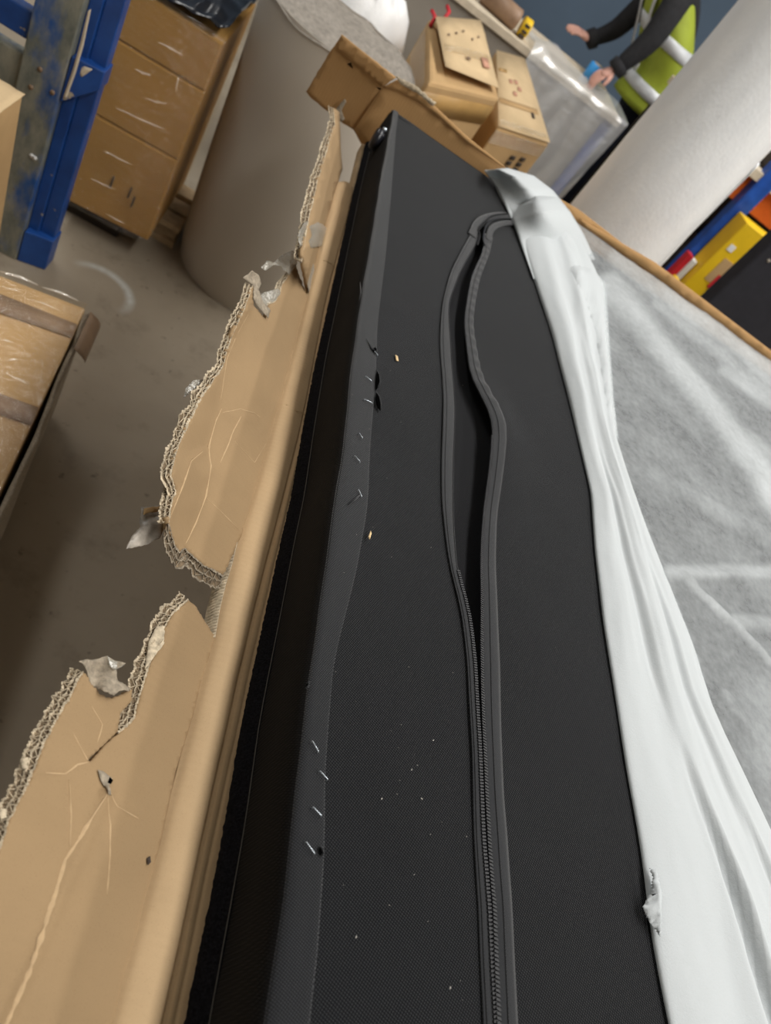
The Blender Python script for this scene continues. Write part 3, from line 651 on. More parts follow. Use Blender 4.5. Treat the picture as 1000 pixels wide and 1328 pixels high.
def bund_z(s, y):
    f = max(0., min(1., y / 1.8)); hh = .010 + .022 * max(0, (f - .45) / .55); env = math.sin(math.pi * s) ** .45 if 0 < s < 1 else 0
    z = hh
    for a, b, wd, h in ridges:
        c = a + (b - a) * f + .05 * nz(y, a * 9, 0, 2.2); z += h * math.exp(-((s - c) / wd) ** 2) * (.6 + .7 * nz(y, a * 7, 0, 3.))
    z += .004 * nz(s * 2, y * 3, 0, 2) + .0012 * nz(s * 5, y * 6, 1, 2.5)
    # long creases that open towards the near end
    for (sa, ya, sb, yb_, wd, dp) in ((.40, .44, .56, -.05, .024, .012), (.74, .40, .82, -.05, .018, .010), (.30, .95, .36, .55, .03, .004), (.62, .75, .70, .40, .03, .004)):
        k = (y - ya) / (yb_ - ya)
        if 0 < k < 1.3: c = sa + (sb - sa) * k; z -= dp * min(1, k * 3) * (1 if k < 1 else (1.3 - k) / .3) * (math.exp(-((s - c) / wd) ** 2) - .6 * math.exp(-((s - c - wd * 1.6) / wd) ** 2))
    e = max(0., (y - 1.70) / .145); tip = math.sqrt(max(0., 1 - e * e))
    return ZT + .0015 + env * z * tip
def on_bundle(px, py, lift=0.):
    z = ZT + .02
    for _ in range(4):
        p = Pz(px, py, z); xl, xr = bund_x(p.y); z = bund_z(max(0, min(1, (p.x - xl) / (xr - xl))), p.y) + lift
    return Pz(px, py, z)
rows = []
for i in range(201):
    y = YN + (YB - YN) * i / 200; xl, xr = bund_x(y)
    rows.append([Vector((xl + (xr - xl) * j / 80, y, bund_z(j / 80, y))) for j in range(81)])
grid('folded_edge', rows, M_nw_thick, sheet, .0008)
# bunched lobes at the far end, spilling over the carton's end wall
def lobe(P0, P1, h, top, seed=0, fade=False):
    rows = []
    for i in range(41):
        u = i / 40 * (len(P0) - 1); k = min(len(P0) - 2, int(u)); f = u - k; v = i / 40
        a = Vector(P0[k]).lerp(Vector(P0[k + 1]), f); b = Vector(P1[k]).lerp(Vector(P1[k + 1]), f); r = []
        fd = 1 - max(0, (v - .45) / .55) ** 1.5 * (1.35 if fade else 1.0)
        for j in range(41):
            s = j / 40; p = a.lerp(b, s); env = (math.sin(math.pi * s) ** .55 if 0 < s < 1 else 0) * math.sqrt(max(0, 1 - max(0, 1 - v * 3) ** 2))
            st_ = min(1, s * 1.5); st_ = st_ * st_ * (3 - 2 * st_)
            r.append(Pz(p.x, p.y, ZT + .004 + fd * (st_ * (top - ZT) + env * (h + .006 * nz(s * 2., v * 2., seed)))))
        rows.append(r)
    return grid('bunched_end', rows, M_nw_thick, sheet, .0008)
lobe([(628, 221), (636, 231), (646, 247), (656, 268), (670, 300)], [(658, 218), (692, 228), (717, 247), (734, 268), (756, 306)], .014, 1.018, 3)
lobe([(686, 256), (668, 268), (664, 284), (674, 312), (692, 362)], [(698, 253), (722, 256), (739, 274), (757, 304), (776, 346)], .026, 1.012, 5, True)
def pleat(px, lift, mat, bulge=.003, jag=0., step=5, name='pleat', edge=14):
    ol = dens(px, 4, 0, True)
    def f(a, b):
        d = min(math.hypot(a - p[0], b - p[1]) for p in ol); k = min(1, d / edge)
        return on_bundle(a, b, lift) + Vector((0, 0, bulge * math.sin(k * math.pi / 2) ** 1.2))
    return fill(name, px, f, mat, sheet, step, .0004, jag)
pleat([(842, 1126), (851, 1130), (858, 1160), (856, 1215), (848, 1205), (838, 1190), (833, 1176), (841, 1160), (846, 1140)], .006, M_nw_thick, .007, .8, 4, 'torn_tuft', 10)
pleat([(722, 352), (745, 342), (768, 348), (786, 368), (790, 440), (796, 520), (802, 570), (790, 560), (778, 500), (768, 430), (754, 385), (736, 360)], -.003, M_nw_thick, .012, 0, 4, 'pleat', 16)

# single layer over the panel
def ridge_h(px, py):
    h = 0.
    for (ax, ay, bx, by, wd, hh) in ((800, 345, 960, 455, 7, .007), (820, 380, 1000, 500, 8, .006), (790, 372, 1000, 660, 16, .012), (870, 470, 1010, 560, 6, .006), (860, 745, 1010, 752, 9, .009), (885, 745, 1010, 870, 5, .008), (955, 808, 1010, 812, 8, .006), (850, 620, 1000, 700, 7, .005), (830, 660, 900, 680, 6, .004), (920, 600, 1000, 630, 6, .004), (940, 900, 1000, 990, 6, .005), (700 + 180, 560, 1000, 720, 7, .005)):
        dx, dy = bx - ax, by - ay; k = max(0, min(1, ((px - ax) * dx + (py - ay) * dy) / (dx * dx + dy * dy)))
        d = math.hypot(px - ax - dx * k, py - ay - dy * k); h += hh * math.exp(-(d / wd) ** 2) * math.sin(math.pi * (.12 + .76 * k))
    return h
def pxof(p):
    c = XA * p.x + YA * p.y + UP * (p.z - H); return c.x / c.z * F + CX, c.y / c.z * F + CY
def soft(px, py):
    h = 0.
    for (ax, ay, bx, by, wd, k_) in ((792, 372, 960, 580, 17, 1.), (960, 580, 1040, 690, 20, 1.), (800, 335, 1000, 490, 12, .8), (850, 395, 1010, 520, 7, .6), (870, 742, 1030, 742, 9, 1.), (885, 748, 1030, 890, 4, .9), (955, 805, 1030, 815, 9, .8), (905, 520, 1010, 600, 10, .5), (850, 620, 1000, 700, 10, .4), (940, 480, 1010, 530, 8, .6), (940, 900, 1010, 1000, 6, .4), (1000, 900, 1060, 1200, 40, .4)):
        dx, dy = bx - ax, by - ay; k = max(0, min(1, ((px - ax) * dx + (py - ay) * dy) / (dx * dx + dy * dy)))
        d = math.hypot(px - ax - dx * k, py - ay - dy * k) / wd; h = max(h, k_ * math.exp(-d ** 4 * .7) * (.75 + .5 * nz(px * .02, py * .02, 4)))
    return h
rows = []; lay = []
for i in range(261):
    y = YN + (1.893 - YN) * i / 260; xa = sm(BR, min(y, 1.6), .04) - .06; r = []
    for j in range(161):
        x = xa + (1.6 - xa) * j / 160; z = ZT + .003 + .0035 * (nz(x, y, 0, 9) + .5) + .0015 * nz(x, y, 3, 30)
        a, b = pxof(Vector((x, y, ZT + .004)))
        z += .012 * max(0, (y - 1.80) / .09) ** 1.5
        if a < 1250: z += ridge_h(a, b)
        lay.append(soft(a, b) if a < 1250 else .3)
        r.append(Vector((x, y, z)))
    rows.append(r)
sl = grid('single_layer', rows, M_nw_thin, sheet)
at_ = sl.data.attributes.new('layers', 'FLOAT', 'POINT'); at_.data.foreach_set('value', lay)

# ------------------------------------------------------------------ foam roll
roll = thing('foam_roll', 'tall grey foam underlay roll standing on the concrete floor', 'foam roll', (.13, 2.5, 0))
R0 = .245; c0, c1 = Vector((.12, 2.50, 0)), Vector((.055, 2.43, .90)); rows = []
for k in range(15):
    u = k / 14; c = c0.lerp(c1, u); rr = R0 * (1 + .01 * math.sin(u * 5)) * (.975 if k in (0, 14) else 1)
    rows.append([c + Vector((math.cos(a) * rr, math.sin(a) * rr, 0)) * (1 + .012 * nz(math.cos(a), math.sin(a), u, 1.5)) for a in [2 * math.pi * j / 72 for j in range(72)]])
grid('foam_sheet', rows, M_foam, roll, closed=True)
rows = []
for k in range(26):
    rr = R0 * .985 * (1 - k / 26); rows.append([c1 + Vector((math.cos(a) * rr, math.sin(a) * rr, .004 * math.sin(k * 2.4 + a) + .010 * nz(math.cos(a) * rr, math.sin(a) * rr, 2, 14) - .004)) for a in [2 * math.pi * j / 72 for j in range(72)]])
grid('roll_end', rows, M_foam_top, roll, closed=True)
# bag of bubble wrap behind it
bag = []
for k in range(13):
    u = k / 12; th = u * math.pi; z = .40 + .40 * (1 - math.cos(th)) ; rr = .30 * math.sin(th) ** .6 if 0 < u < 1 else .004
    bag.append([Vector((.10 + math.cos(a) * rr * .8, 3.22 + math.sin(a) * rr * .6, max(.0, -.02 + z * 1.15 - .44 if k else 0))) * 1 + Vector((.03 * nz(math.cos(a) * 2, math.sin(a) * 2, u * 3, 1.5), .02 * nz(math.cos(a) * 2, u * 4, 2, 1.5), 0)) for a in [2 * math.pi * j / 40 for j in range(40)]])
tag(grid('bubble_wrap_bag', bag, M_bubble, None, closed=True), 'crumpled pale bag of packing wrap standing behind the grey foam roll', 'packing bag')

# ------------------------------------------------------------------ two old cartons behind the end wall
def carton8(name, top, h, label, mats, sh=(0, 0)):
    b = [p + Vector((sh[0], sh[1], -h)) for p in top]; c = sum(b, Vector()) / 4
    t = thing(name, label, 'carton', (c.x, c.y, b[0].z))
    mesh('carton_body', *hexa(b + list(top)), mats[0], t, bevel=.012)
    return t, b
def quad(name, P, mat, par, off=Vector(), n=1, **k):
    a, b, c, d = [Vector(p) + off for p in P]
    rows = [[a.lerp(b, j / n).lerp(d.lerp(c, j / n), i / n) for j in range(n + 1)] for i in range(n + 1)]
    return grid(name, rows, mat, par, .0012, **k)
def uv(P, u, v): a, b, c, d = P; return a.lerp(b, u).lerp(d.lerp(c, u), v)
def sub(P, u0, u1, v0, v1): return [uv(P, u0, v0), uv(P, u1, v0), uv(P, u1, v1), uv(P, u0, v1)]
z1 = .94
top1 = [Pz(557, 106, z1), Pz(648, 128, z1), Pz(630, 40, z1), Pz(557, 24, z1)]       # front-left, front-right, back-right, back-left
c1_, b1 = carton8('old_carton', top1, z1, 'old taped carton with raised lid flap, taller of the two behind the carton end', (M_carton,))
lid = [Pz(578, 86, z1 + .03), Pz(647, 114, z1 + .022), Pz(624, 26, z1 + .022), Pz(565, 21, z1 + .03)]
quad('lid_flap', lid, M_carton_pale, c1_, n=4)
fr1 = [b1[0], b1[1], top1[1], top1[0]]
off1 = Vector((0, -.004, 0))
quad('tape_strip', sub(fr1, .0, 1, .90, .97), M_tape_tan, c1_, off1); quad('tape_strip', sub(fr1, .30, .48, .58, .90), M_tape_tan, c1_, off1 * 1.6)
quad('tape_strip', sub(lid, .05, .95, .30, .42), M_clear_tape, c1_, Vector((0, 0, .004)), 6)
quad('printed_mark', sub(lid, .74, .88, .20, .34), M_redink, c1_, Vector((0, 0, .006))); quad('printed_mark', sub(lid, .42, .50, .24, .28), M_tape, c1_, Vector((0, 0, .006)))
for k in range(5): quad('stain', sub(lid, .15 + .16 * k, .19 + .16 * k, .6 + .06 * (k % 3), .63 + .06 * (k % 3)), M_tape, c1_, Vector((0, 0, .005)))
lf1 = [b1[3], b1[0], top1[0], top1[3]]
quad('tape_strip', sub(lf1, .1, .95, .88, .98), M_clear_tape, c1_, Vector((-.005, 0, 0)), 6)
for k, (a, b) in enumerate((((558, 34), (560, 14)), ((575, 26), (580, 8)))):
    p, q_ = Pz(*a, z1 + .002), Pz(*b, z1 + .03); tubeo('red_tie', [p, p.lerp(q_, .5) + Vector((.01, 0, .01)), q_], .007, M_red, c1_, 6)
z2 = .86
top2 = [Pz(640, 160, z2) + Vector((.02, 0, 0)), Pz(713, 186, z2), Pz(680, 76, z2), Pz(639, 62, z2) + Vector((.02, 0, 0))]
c2_, b2 = carton8('old_carton', top2, z2, 'pale-topped carton with two black printed marks on its front, beside taller carton', (M_carton,))
quad('carton_lid', [p + Vector((0, 0, .003)) for p in top2], M_carton_pale, c2_, n=3)
fr2 = [b2[0], b2[1], top2[1], top2[0]]
quad('tape_strip', sub(fr2, .0, 1, .93, .985), M_clear_tape, c2_, off1, 8); quad('tape_strip', sub(top2, .02, .95, .02, .07), M_clear_tape, c2_, Vector((0, 0, .007)), 8)
def fit(P, a, b, w_, h_):        # a printed block on the carton face through a pixel
    n = (P[1] - P[0]).cross(P[3] - P[0]).normalized(); return Ppl(a, b, P[0], n)
ex = (fr2[1] - fr2[0]).normalized()
for a, b in ((660, 211), (673, 213)):
    p = fit(fr2, a, b, 0, 0)
    for dz in (.022, 0, -.022):
        quad('printed_mark', [p - ex * .018 + Vector((0, 0, dz - .008)), p + ex * .018 + Vector((0, 0, dz - .008)), p + ex * .016 + Vector((0, 0, dz + .008)), p - ex * .016 + Vector((0, 0, dz + .008))], M_ink, c2_, off1 * 1.5)
for u, v in ((.30, .55), (.44, .56), (.36, .40), (.5, .48)): quad('printed_mark', sub(top2, u, u + .09, v, v + .05), M_redink, c2_, Vector((0, 0, .006)))
quad('printed_mark', sub(top2, .04, .26, .68, .72), M_tape_tan, c2_, Vector((0, 0, .006))); quad('printed_mark', sub(top2, .72, .78, .2, .26), M_ink, c2_, Vector((0, 0, .006)))
quad('tape_strip', sub(top2, .02, .9, .26, .32), M_carton, c2_, Vector((0, 0, .0055)))

# ------------------------------------------------------------------ bench, wrapped board and things on it
BY, BZ = 4.16, .893
bn = thing('packing_bench', 'packing bench with pale top and grey-brown front, half under polythene', 'bench', (1.1, 4.5, 0))
box('bench_top', .2, 1.50, BY, BY + .62, BZ - .035, BZ, M_pine, bn)
box('front_panel', .22, 1.42, BY + .02, BY + .05, .25, BZ - .035, M_greyboard, bn)
for x in (.26, 1.46): box('leg', x - .03, x + .03, BY + .03, BY + .09, 0, BZ - .035, M_rackblue, bn); box('leg', x - .03, x + .03, BY + .53, BY + .59, 0, BZ - .035, M_rackblue, bn)
box('cross_rail', .29, 1.43, BY + .055, BY + .085, .18, .24, M_rackblue, bn)
rows = []
for i in range(41):
    u = i / 40; x = .90 + .63 * u; r = []
    for j in range(41):
        v = j / 40
        if v < .35: y, z = BY + .34 * (1 - v / .35) - .012, BZ + .012
        else: y, z = BY - .014 - .05 * math.sin((v - .35) * 3) , BZ + .012 - (v - .35) / .65 * (.62 - .35 * max(0, u - .75) ** 1.2)
        if u > .85: x2 = x - .10 * max(0, (v - .35)) * (u - .85) / .15
        else: x2 = x
        fold = .018 * math.sin(u * 17 + v * 3) * v + .014 * nz(u * 4, v * 3, 0)
        if v < .35: z += .03 * math.exp(-((u - .05 - .6 * (.35 - v)) / .09) ** 2) + .006 * nz(u * 6, v * 5, 0) + .006
        r.append(Vector((x2, y - abs(fold) * 1.0 if v >= .33 else y, z)))
    rows.append(r)
tag(grid('polythene_drape', rows, M_poly, None), 'translucent polythene sheet draped over the packing bench front', 'polythene sheet')
pr = Py(650, 9, 4.28); pr.z = BZ + .049
V_, F_ = tube_geo([pr + Vector((-.10, .03, 0)), pr + Vector((-.095, .03, 0)), pr + Vector((.095, -.03, 0)), pr + Vector((.10, -.03, 0))], [.042, .048, .048, .042], 24)
tr_ = thing('tape_roll', 'brown paper tape roll lying on the packing bench', 'tape roll', (pr.x, pr.y, BZ))
mesh('tape_winding', V_, F_, M_kraftroll, tr_, True)
for s in (-1, 1): tubeo('cardboard_core', [pr + Vector((.097 * s, -.03 * s, 0)), pr + Vector((.104 * s, -.032 * s, 0))], .022, M_pine, tr_, 16)
yp = Py(682, 33, 4.25); yp.z = BZ + .030
ym = thing('tape_measure', 'yellow and black tape measure standing on the packing bench', 'tape measure', (yp.x, yp.y, BZ))
mesh('case', *tube_geo([yp + Vector((-.02, 0, .015)), yp + Vector((-.018, 0, .015)), yp + Vector((.022, -.004, .015)), yp + Vector((.024, -.004, .015))], [.040, .044, .044, .040], 20), M_yellow, ym, True)
for dz in (.030, .004, -.018): box('black_grip', yp.x - .012, yp.x + .016, yp.y - .048, yp.y - .028, yp.z + dz - .006, yp.z + dz + .008, M_ink, ym)

# ------------------------------------------------------------------ person in hi-vis waistcoat
def skin_geo(nodes, edges, root=0, sub=2):
    me = bpy.data.meshes.new('tmp'); me.from_pydata([n[:3] for n in nodes], edges, []); o = bpy.data.objects.new('tmp', me); COL.objects.link(o)
    sk = o.modifiers.new('skin', 'SKIN'); sk.use_smooth_shade = True
    for i, n in enumerate(nodes):
        sv = me.skin_vertices[0].data[i]; sv.radius = (n[3], n[4] if len(n) > 4 else n[3]); sv.use_root = (i == root)
    s = o.modifiers.new('sub', 'SUBSURF'); s.levels = sub; s.render_levels = sub
    dg = bpy.context.evaluated_depsgraph_get(); ev = o.evaluated_get(dg); m2 = ev.to_mesh()
    V = [v.co.copy() for v in m2.vertices]; Fc = [tuple(p.vertices) for p in m2.polygons]; ev.to_mesh_clear()
    bpy.data.objects.remove(o); return V, Fc
PX, PYY = 1.71, 4.66
person = thing('person', 'person in yellow hi-vis waistcoat and black sleeves handling polythene', 'person', (PX, PYY, 0))
hA = Py(762, 52, 4.84); hB = Py(796, 92, 4.36)          # wrists
shB = Py(884, -6, 4.44); shA = Vector((PX - .26, PYY + .20, 1.40))
elA = shA.lerp(hA, .5) + Vector((.02, .02, -.09)); elB = shB.lerp(hB, .52) + Vector((.035, -.02, 0))
SP = [(0, .95), (-.03, 1.10), (-.14, 1.27), (-.24, 1.41), (-.31, 1.52), (-.37, 1.61), (-.40, 1.71)]        # leaning spine, facing -x
nodes = [(PX, PYY, .95, .13, .17), (PX - .03, PYY, 1.10, .11, .15), (PX - .14, PYY, 1.27, .12, .17), (PX - .24, PYY, 1.41, .10, .14), (PX - .31, PYY, 1.52, .060), (PX - .37, PYY, 1.61, .080, .074), (PX - .40, PYY, 1.71, .088, .076),
         (PX + .02, PYY - .10, .86, .10), (PX - .01, PYY - .11, .48, .065), (PX + .02, PYY - .12, .10, .048), (PX - .12, PYY - .13, .045, .042),
         (PX + .02, PYY + .10, .86, .10), (PX - .01, PYY + .11, .48, .065), (PX + .02, PYY + .12, .10, .048), (PX - .12, PYY + .13, .045, .042),
         (*shA, .068), (*elA, .055), (*hA, .036), (*shB, .075), (*elB, .066), (*hB, .040)]
edges = [(0, 1), (1, 2), (2, 3), (3, 4), (4, 5), (5, 6), (0, 7), (7, 8), (8, 9), (9, 10), (0, 11), (11, 12), (12, 13), (13, 14), (3, 15), (15, 16), (16, 17), (3, 18), (18, 19), (19, 20)]
V, Fc = skin_geo(nodes, edges)
def hand_geo(wrist, fwd, up, side, curl):
    """palm and five fingers; fwd along the fingers, side towards the thumb"""
    fwd = fwd.normalized(); up = (up - fwd * up.dot(fwd)).normalized(); side = fwd.cross(up) * side; n = [(*wrist, .030, .024), (*(wrist + fwd * .045), .040, .020), (*(wrist + fwd * .080), .041, .018)]; e = [(0, 1), (1, 2)]
    VV, FF = skin_geo(n, e, 0, 2)
    def add(V2, F2):
        o_ = len(VV); VV.extend(V2); FF.extend(tuple(o_ + k for k in f) for f in F2)
    for k, (sx, L) in enumerate(((.028, .070), (.010, .080), (-.010, .074), (-.028, .058))):
        b = wrist + fwd * .080 + side * sx; pts = [(*(b - fwd * .02), .0105)]; d = fwd; p = b; cc = curl * (1 + .08 * k)
        for q_, f in ((.42, 1), (.32, 1), (.26, 1)):
            pts.append((*p, .0100)); d = (d * math.cos(cc) - up * math.sin(cc)).normalized(); up2 = up; p = p + d * L * q_
        pts.append((*p, .0078)); V2, F2 = skin_geo(pts, [(i, i + 1) for i in range(len(pts) - 1)], 0, 2); add(V2, F2)
    b = wrist + fwd * .025 + side * .028
    pts = [(*(wrist + fwd * .02 + side * .012), .014), (*b, .0135), (*(b + fwd * .028 + side * .022 - up * .008), .0115), (*(b + fwd * .056 + side * .030 - up * .020), .009)]
    V2, F2 = skin_geo(pts, [(0, 1), (1, 2), (2, 3)], 0, 2); add(V2, F2)
    return VV, FF
body_faces = len(Fc)
fA = (hA - elA).normalized(); fB = (hB - elB).normalized()
for V2, F2 in (hand_geo(hA - fA * .01, Vector((-1, -.25, .02)), Vector((0, -.2, 1)), 1, .22), hand_geo(hB - fB * .01, Vector((-.55, -.10, -.65)), Vector((-.65, -.35, .6)), -1, .34)):
    o_ = len(V); V += V2; Fc += [tuple(o_ + k for k in f) for f in F2]
# head features on the same mesh
def ball(c, r, s=(1, 1, 1), seg=12):
    VV = []; FF = []
    for i in range(seg + 1):
        th = math.pi * i / seg
        for j in range(seg * 2): ph = math.pi * j / seg; VV.append(Vector(c) + Vector((r * s[0] * math.sin(th) * math.cos(ph), r * s[1] * math.sin(th) * math.sin(ph), r * s[2] * math.cos(th))))
    m_ = seg * 2
    for i in range(seg):
        for j in range(m_): FF.append((i * m_ + j, i * m_ + (j + 1) % m_, (i + 1) * m_ + (j + 1) % m_, (i + 1) * m_ + j))
    return VV, FF
hc = Vector((PX - .39, PYY, 1.67))
for c, r, s in ((hc + Vector((-.092, 0, -.005)), .017, (1.2, .8, 1.5)), (hc + Vector((.005, -.077, -.005)), .025, (.8, .4, 1.3)), (hc + Vector((.005, .077, -.005)), .025, (.8, .4, 1.3)), (hc + Vector((-.078, 0, -.055)), .02, (.5, 1.2, .35))):
    V2, F2 = ball(c, r, s, 8); o_ = len(V); V += V2; Fc += [tuple(o_ + k for k in f) for f in F2]
body = mesh('body', V, Fc, M_sweater, person, True)
body.data.materials.append(M_navy); body.data.materials.append(M_skin)
for p in body.data.polygons:
    c = p.center
    if p.index >= body_faces: p.material_index = 2
    elif c.z > 1.545 and c.x < PX - .2: p.material_index = 2
    elif c.z < .97 and (c - hA).length > .2 and (c - hB).length > .25: p.material_index = 1
for s in (-1, 1): mesh('eye', *ball(hc + Vector((-.080, .031 * s, .018)), .011, (.8, 1, .8), 8), M_eye, person, True)
hv, hf = ball(hc + Vector((.018, 0, .045)), .098, (1.05, .92, .85), 12)
mesh('hair', hv, [f for f in hf if sum(hv[k].z for k in f) / 4 > hc.z + .03 or sum(hv[k].x for k in f) / 4 > hc.x + .03], M_hair, person, True)
for y_ in (-.125, .125):
    mesh('boot', *ball((PX - .06, PYY + y_, .05), .05, (2.5, .95, 1.0), 10), M_gloss_black, person, True)
def torso(z0, z1, extra, n=8, gap=None):
    rows = []
    for k in range(n + 1):
        z = z0 + (z1 - z0) * k / n; xc = PX + interp([(b, a) for a, b in SP], z); yc = PYY; ry = interp([(.9, .225), (1.1, .205), (1.3, .225), (1.42, .20), (1.5, .12)], z) + extra; rx = interp([(.9, .185), (1.1, .16), (1.3, .16), (1.42, .12), (1.5, .085)], z) + extra
        rows.append([Vector((xc + rx * math.cos(a) * (1 + .03 * nz(math.cos(a) * 3, z * 4, 0)), yc + ry * math.sin(a) * (1 + .04 * nz(math.sin(a) * 3, z * 5, 3)), z)) for a in [2 * math.pi * j / 48 for j in range(48)]])
    return rows
vest = grid('hivis_waistcoat', torso(.93, 1.46, .012, 16), M_hivis, person, .004, closed=True)
for a, b in ((1.00, 1.06), (1.22, 1.28)): grid('reflective_band', torso(a, b, .018, 2), M_silver, vest, .002, closed=True)
for y_ in (-.13, .13):
    rows = [[Vector((PX + interp([(b, a) for a, b in SP], z) - interp([(.95, .185), (1.1, .165), (1.3, .155), (1.42, .115), (1.47, .09)], z) - .014, PYY + y_ + dy, z)) for dy in (-.025, .025)] for z in [1.06 + .40 * k / 12 for k in range(13)]]
    grid('reflective_band', rows, M_silver, vest, .002)
for hx, el in ((hA, elA), (hB, elB)):
    d = (hx - el).normalized(); tubeo('sleeve_cuff', [hx - d * .05, hx - d * .045, hx - d * .004, hx], [.042, .052, .050, .042], M_sweater, person, 18)
bt = Py(776, 86, 4.58)
tb_ = thing('blue_tape_roll', 'small light blue tape roll on bench beside the hand', 'tape roll', (bt.x, bt.y, BZ))
mesh('tape_ring', *tube_geo([Vector((bt.x, bt.y, BZ + .002)), Vector((bt.x, bt.y, BZ + .006)), Vector((bt.x, bt.y, bt.z)), Vector((bt.x, bt.y, bt.z + .004))], [.040, .045, .045, .040], 20, Vector((1, 0, 0))), M_litblue, tb_, True)
tubeo('tape_core', [Vector((bt.x, bt.y, bt.z)), Vector((bt.x, bt.y, bt.z + .008))], .028, M_pine, tb_, 16)

# ------------------------------------------------------------------ bubble wrap roll
bw = thing('bubble_wrap_roll', 'tall white bubble wrap roll standing behind the dust sheet', 'bubble wrap', (1.08, 2.36, 0))
rows = []
for k in range(31):
    z = 1.85 * k / 30; rr = .173 * (.97 if k in (0, 30) else 1) * (1 + .008 * nz(z, 0, 0, 6))
    rows.append([Vector((1.075, 2.36, z)) + Vector((math.cos(a), math.sin(a), 0)) * rr * (1 + .012 * nz(math.cos(a) * 2, math.sin(a) * 2, z, 2)) for a in [2 * math.pi * j / 64 for j in range(64)]])
grid('wound_wrap', rows, M_bubble, bw, closed=True)
rows = [[Vector((1.075, 2.36, 1.85 - .003)) + Vector((math.cos(a) * r_, math.sin(a) * r_, .004 * (k % 2))) for a in [2 * math.pi * j / 64 for j in range(64)]] for k, r_ in enumerate([.170 - .0120 * q_ for q_ in range(11)])]
grid('roll_end', rows, M_bubble, bw, closed=True)
rows = []
for i in range(31):       # loose tail
    z = .55 + .75 * i / 30; r = []
    for j in range(13):
        a = -.55 + .10 * j; u = j / 12; out = (.05 + .05 * nz(z, 1, 0, 4)) * u ** 1.5 * max(0, min(1, (1.12 - z) / .25))
        r.append(Vector((1.075, 2.36, z)) + Vector((math.cos(a), math.sin(a), 0)) * (.1765 + out + .003 * nz(z, u * 3, 0, 8)))
    rows.append(r)
grid('loose_tail', rows, M_bubble, bw, .002)

# ------------------------------------------------------------------ shelving on the right
rk = thing('storage_rack', 'blue and orange storage rack with pale shelf board', 'storage rack', (2.4, 3.8, 0))
RY = 3.40
def Xr(a, b): return Py(a, b, RY)
px_ = Xr(925, 303).x
for x, y in ((px_, RY), (px_, RY + .7), (px_ + 1.6, RY), (px_ + 1.6, RY + .7)): box('upright', x - .04, x + .04, y - .03, y + .03, 0, 1.24, M_rackblue, rk, .006)
for y in (RY - .005, RY + .68): box('beam', px_ - .32, px_ + 1.6, y + .036, y + .08, 1.03, 1.145, M_orange, rk, .004)
box('shelf_board', px_ - .36, px_ + 1.62, RY - .02, RY + .78, 1.145, 1.185, M_pine, rk, .003)
box('lower_board', px_ - .36, px_ + 1.62, RY + .04, RY + .78, .24, .28, M_pine, rk, .003)
box('interior_shade_board', px_ - .36, px_ + 1.62, RY + .76, RY + .78, .28, 1.03, M_dark, rk, .003)  # dark board added to carry the shade under the shelf
def goods(name, P, y, dep, mat, label, cat, z0=None):
    """upright box whose front face shows through pixels P (left-bottom, right-top region)"""
    q_ = [Py(a, b, y) for a, b in P]; x0, x1 = min(p.x for p in q_), max(p.x for p in q_); zz0, zz1 = min(p.z for p in q_), max(p.z for p in q_)
    zz0 = z0 if z0 is not None else zz0; t_ = thing(name, label, cat, ((x0 + x1) / 2, y + dep / 2, zz0)); box('body', x0, x1, y, y + dep, zz0, zz1, mat, t_, .004); return t_, x0, x1, zz0, zz1
yb, x0, x1, za, zb = goods('yellow_carton', [(958, 300), (1006, 318)], 3.24, .12, M_yellow, 'tall yellow printed carton standing behind the dark panel', 'carton', 0)
box('printed_patch', x0 + .05, x0 + .13, 3.237, 3.24, zb - .28, zb - .16, M_carton, yb, 0); box('printed_patch', x0 + .09, x0 + .13, 3.235, 3.238, zb - .30, zb - .23, M_red, yb, 0); box('printed_patch', x0 + .02, x0 + .05, 3.236, 3.239, zb - .13, zb - .10, M_white, yb, 0)
box('white_end_label', x1 - .004, x1 + .002, 3.25, 3.35, zb - .16, zb - .02, M_white, yb, 0)
dk = thing('dark_panel', 'charcoal fabric covered panel standing on edge behind the carton end', 'panel', (2.1, 2.65, 0))
pA, pB = Py(905, 400, 2.62), Py(1000, 335, 2.62)
mesh('panel_body', *hexa([Vector((pA.x, 2.60, 0)), Vector((3.2, 2.60, 0)), Vector((3.2, 2.68, 0)), Vector((pA.x, 2.68, 0)), Vector((pA.x, 2.60, pB.z + .1)), Vector((3.2, 2.60, pB.z + .1)), Vector((3.2, 2.68, pB.z + .1)), Vector((pA.x, 2.68, pB.z + .1))]), M_navy_black, dk, bevel=.01)
lp = Py(997, 338, 2.598); tubeo('button', [lp + Vector((0, .004, 0)), lp + Vector((0, -.004, 0))], .006, M_greyboard, dk, 12)
rd = thing('red_white_box', 'small red and white box between yellow carton and blue upright', 'box', (1.87, 3.31, 0))
box('body', 1.845, 1.872, 3.285, 3.335, 0, .78, M_red, rd, .003); box('white_end', 1.874, 1.905, 3.287, 3.333, 0, .77, M_white, rd, .003)
ys_ = thing('yellow_strip_box', 'narrow yellow box with black spine beside the red and white box', 'box', (1.87, 3.24, 0))
box('body', 1.845, 1.872, 3.225, 3.262, 0, .68, M_yellow, ys_, .003); box('black_spine', 1.874, 1.900, 3.227, 3.260, 0, .67, M_ink, ys_, .003)
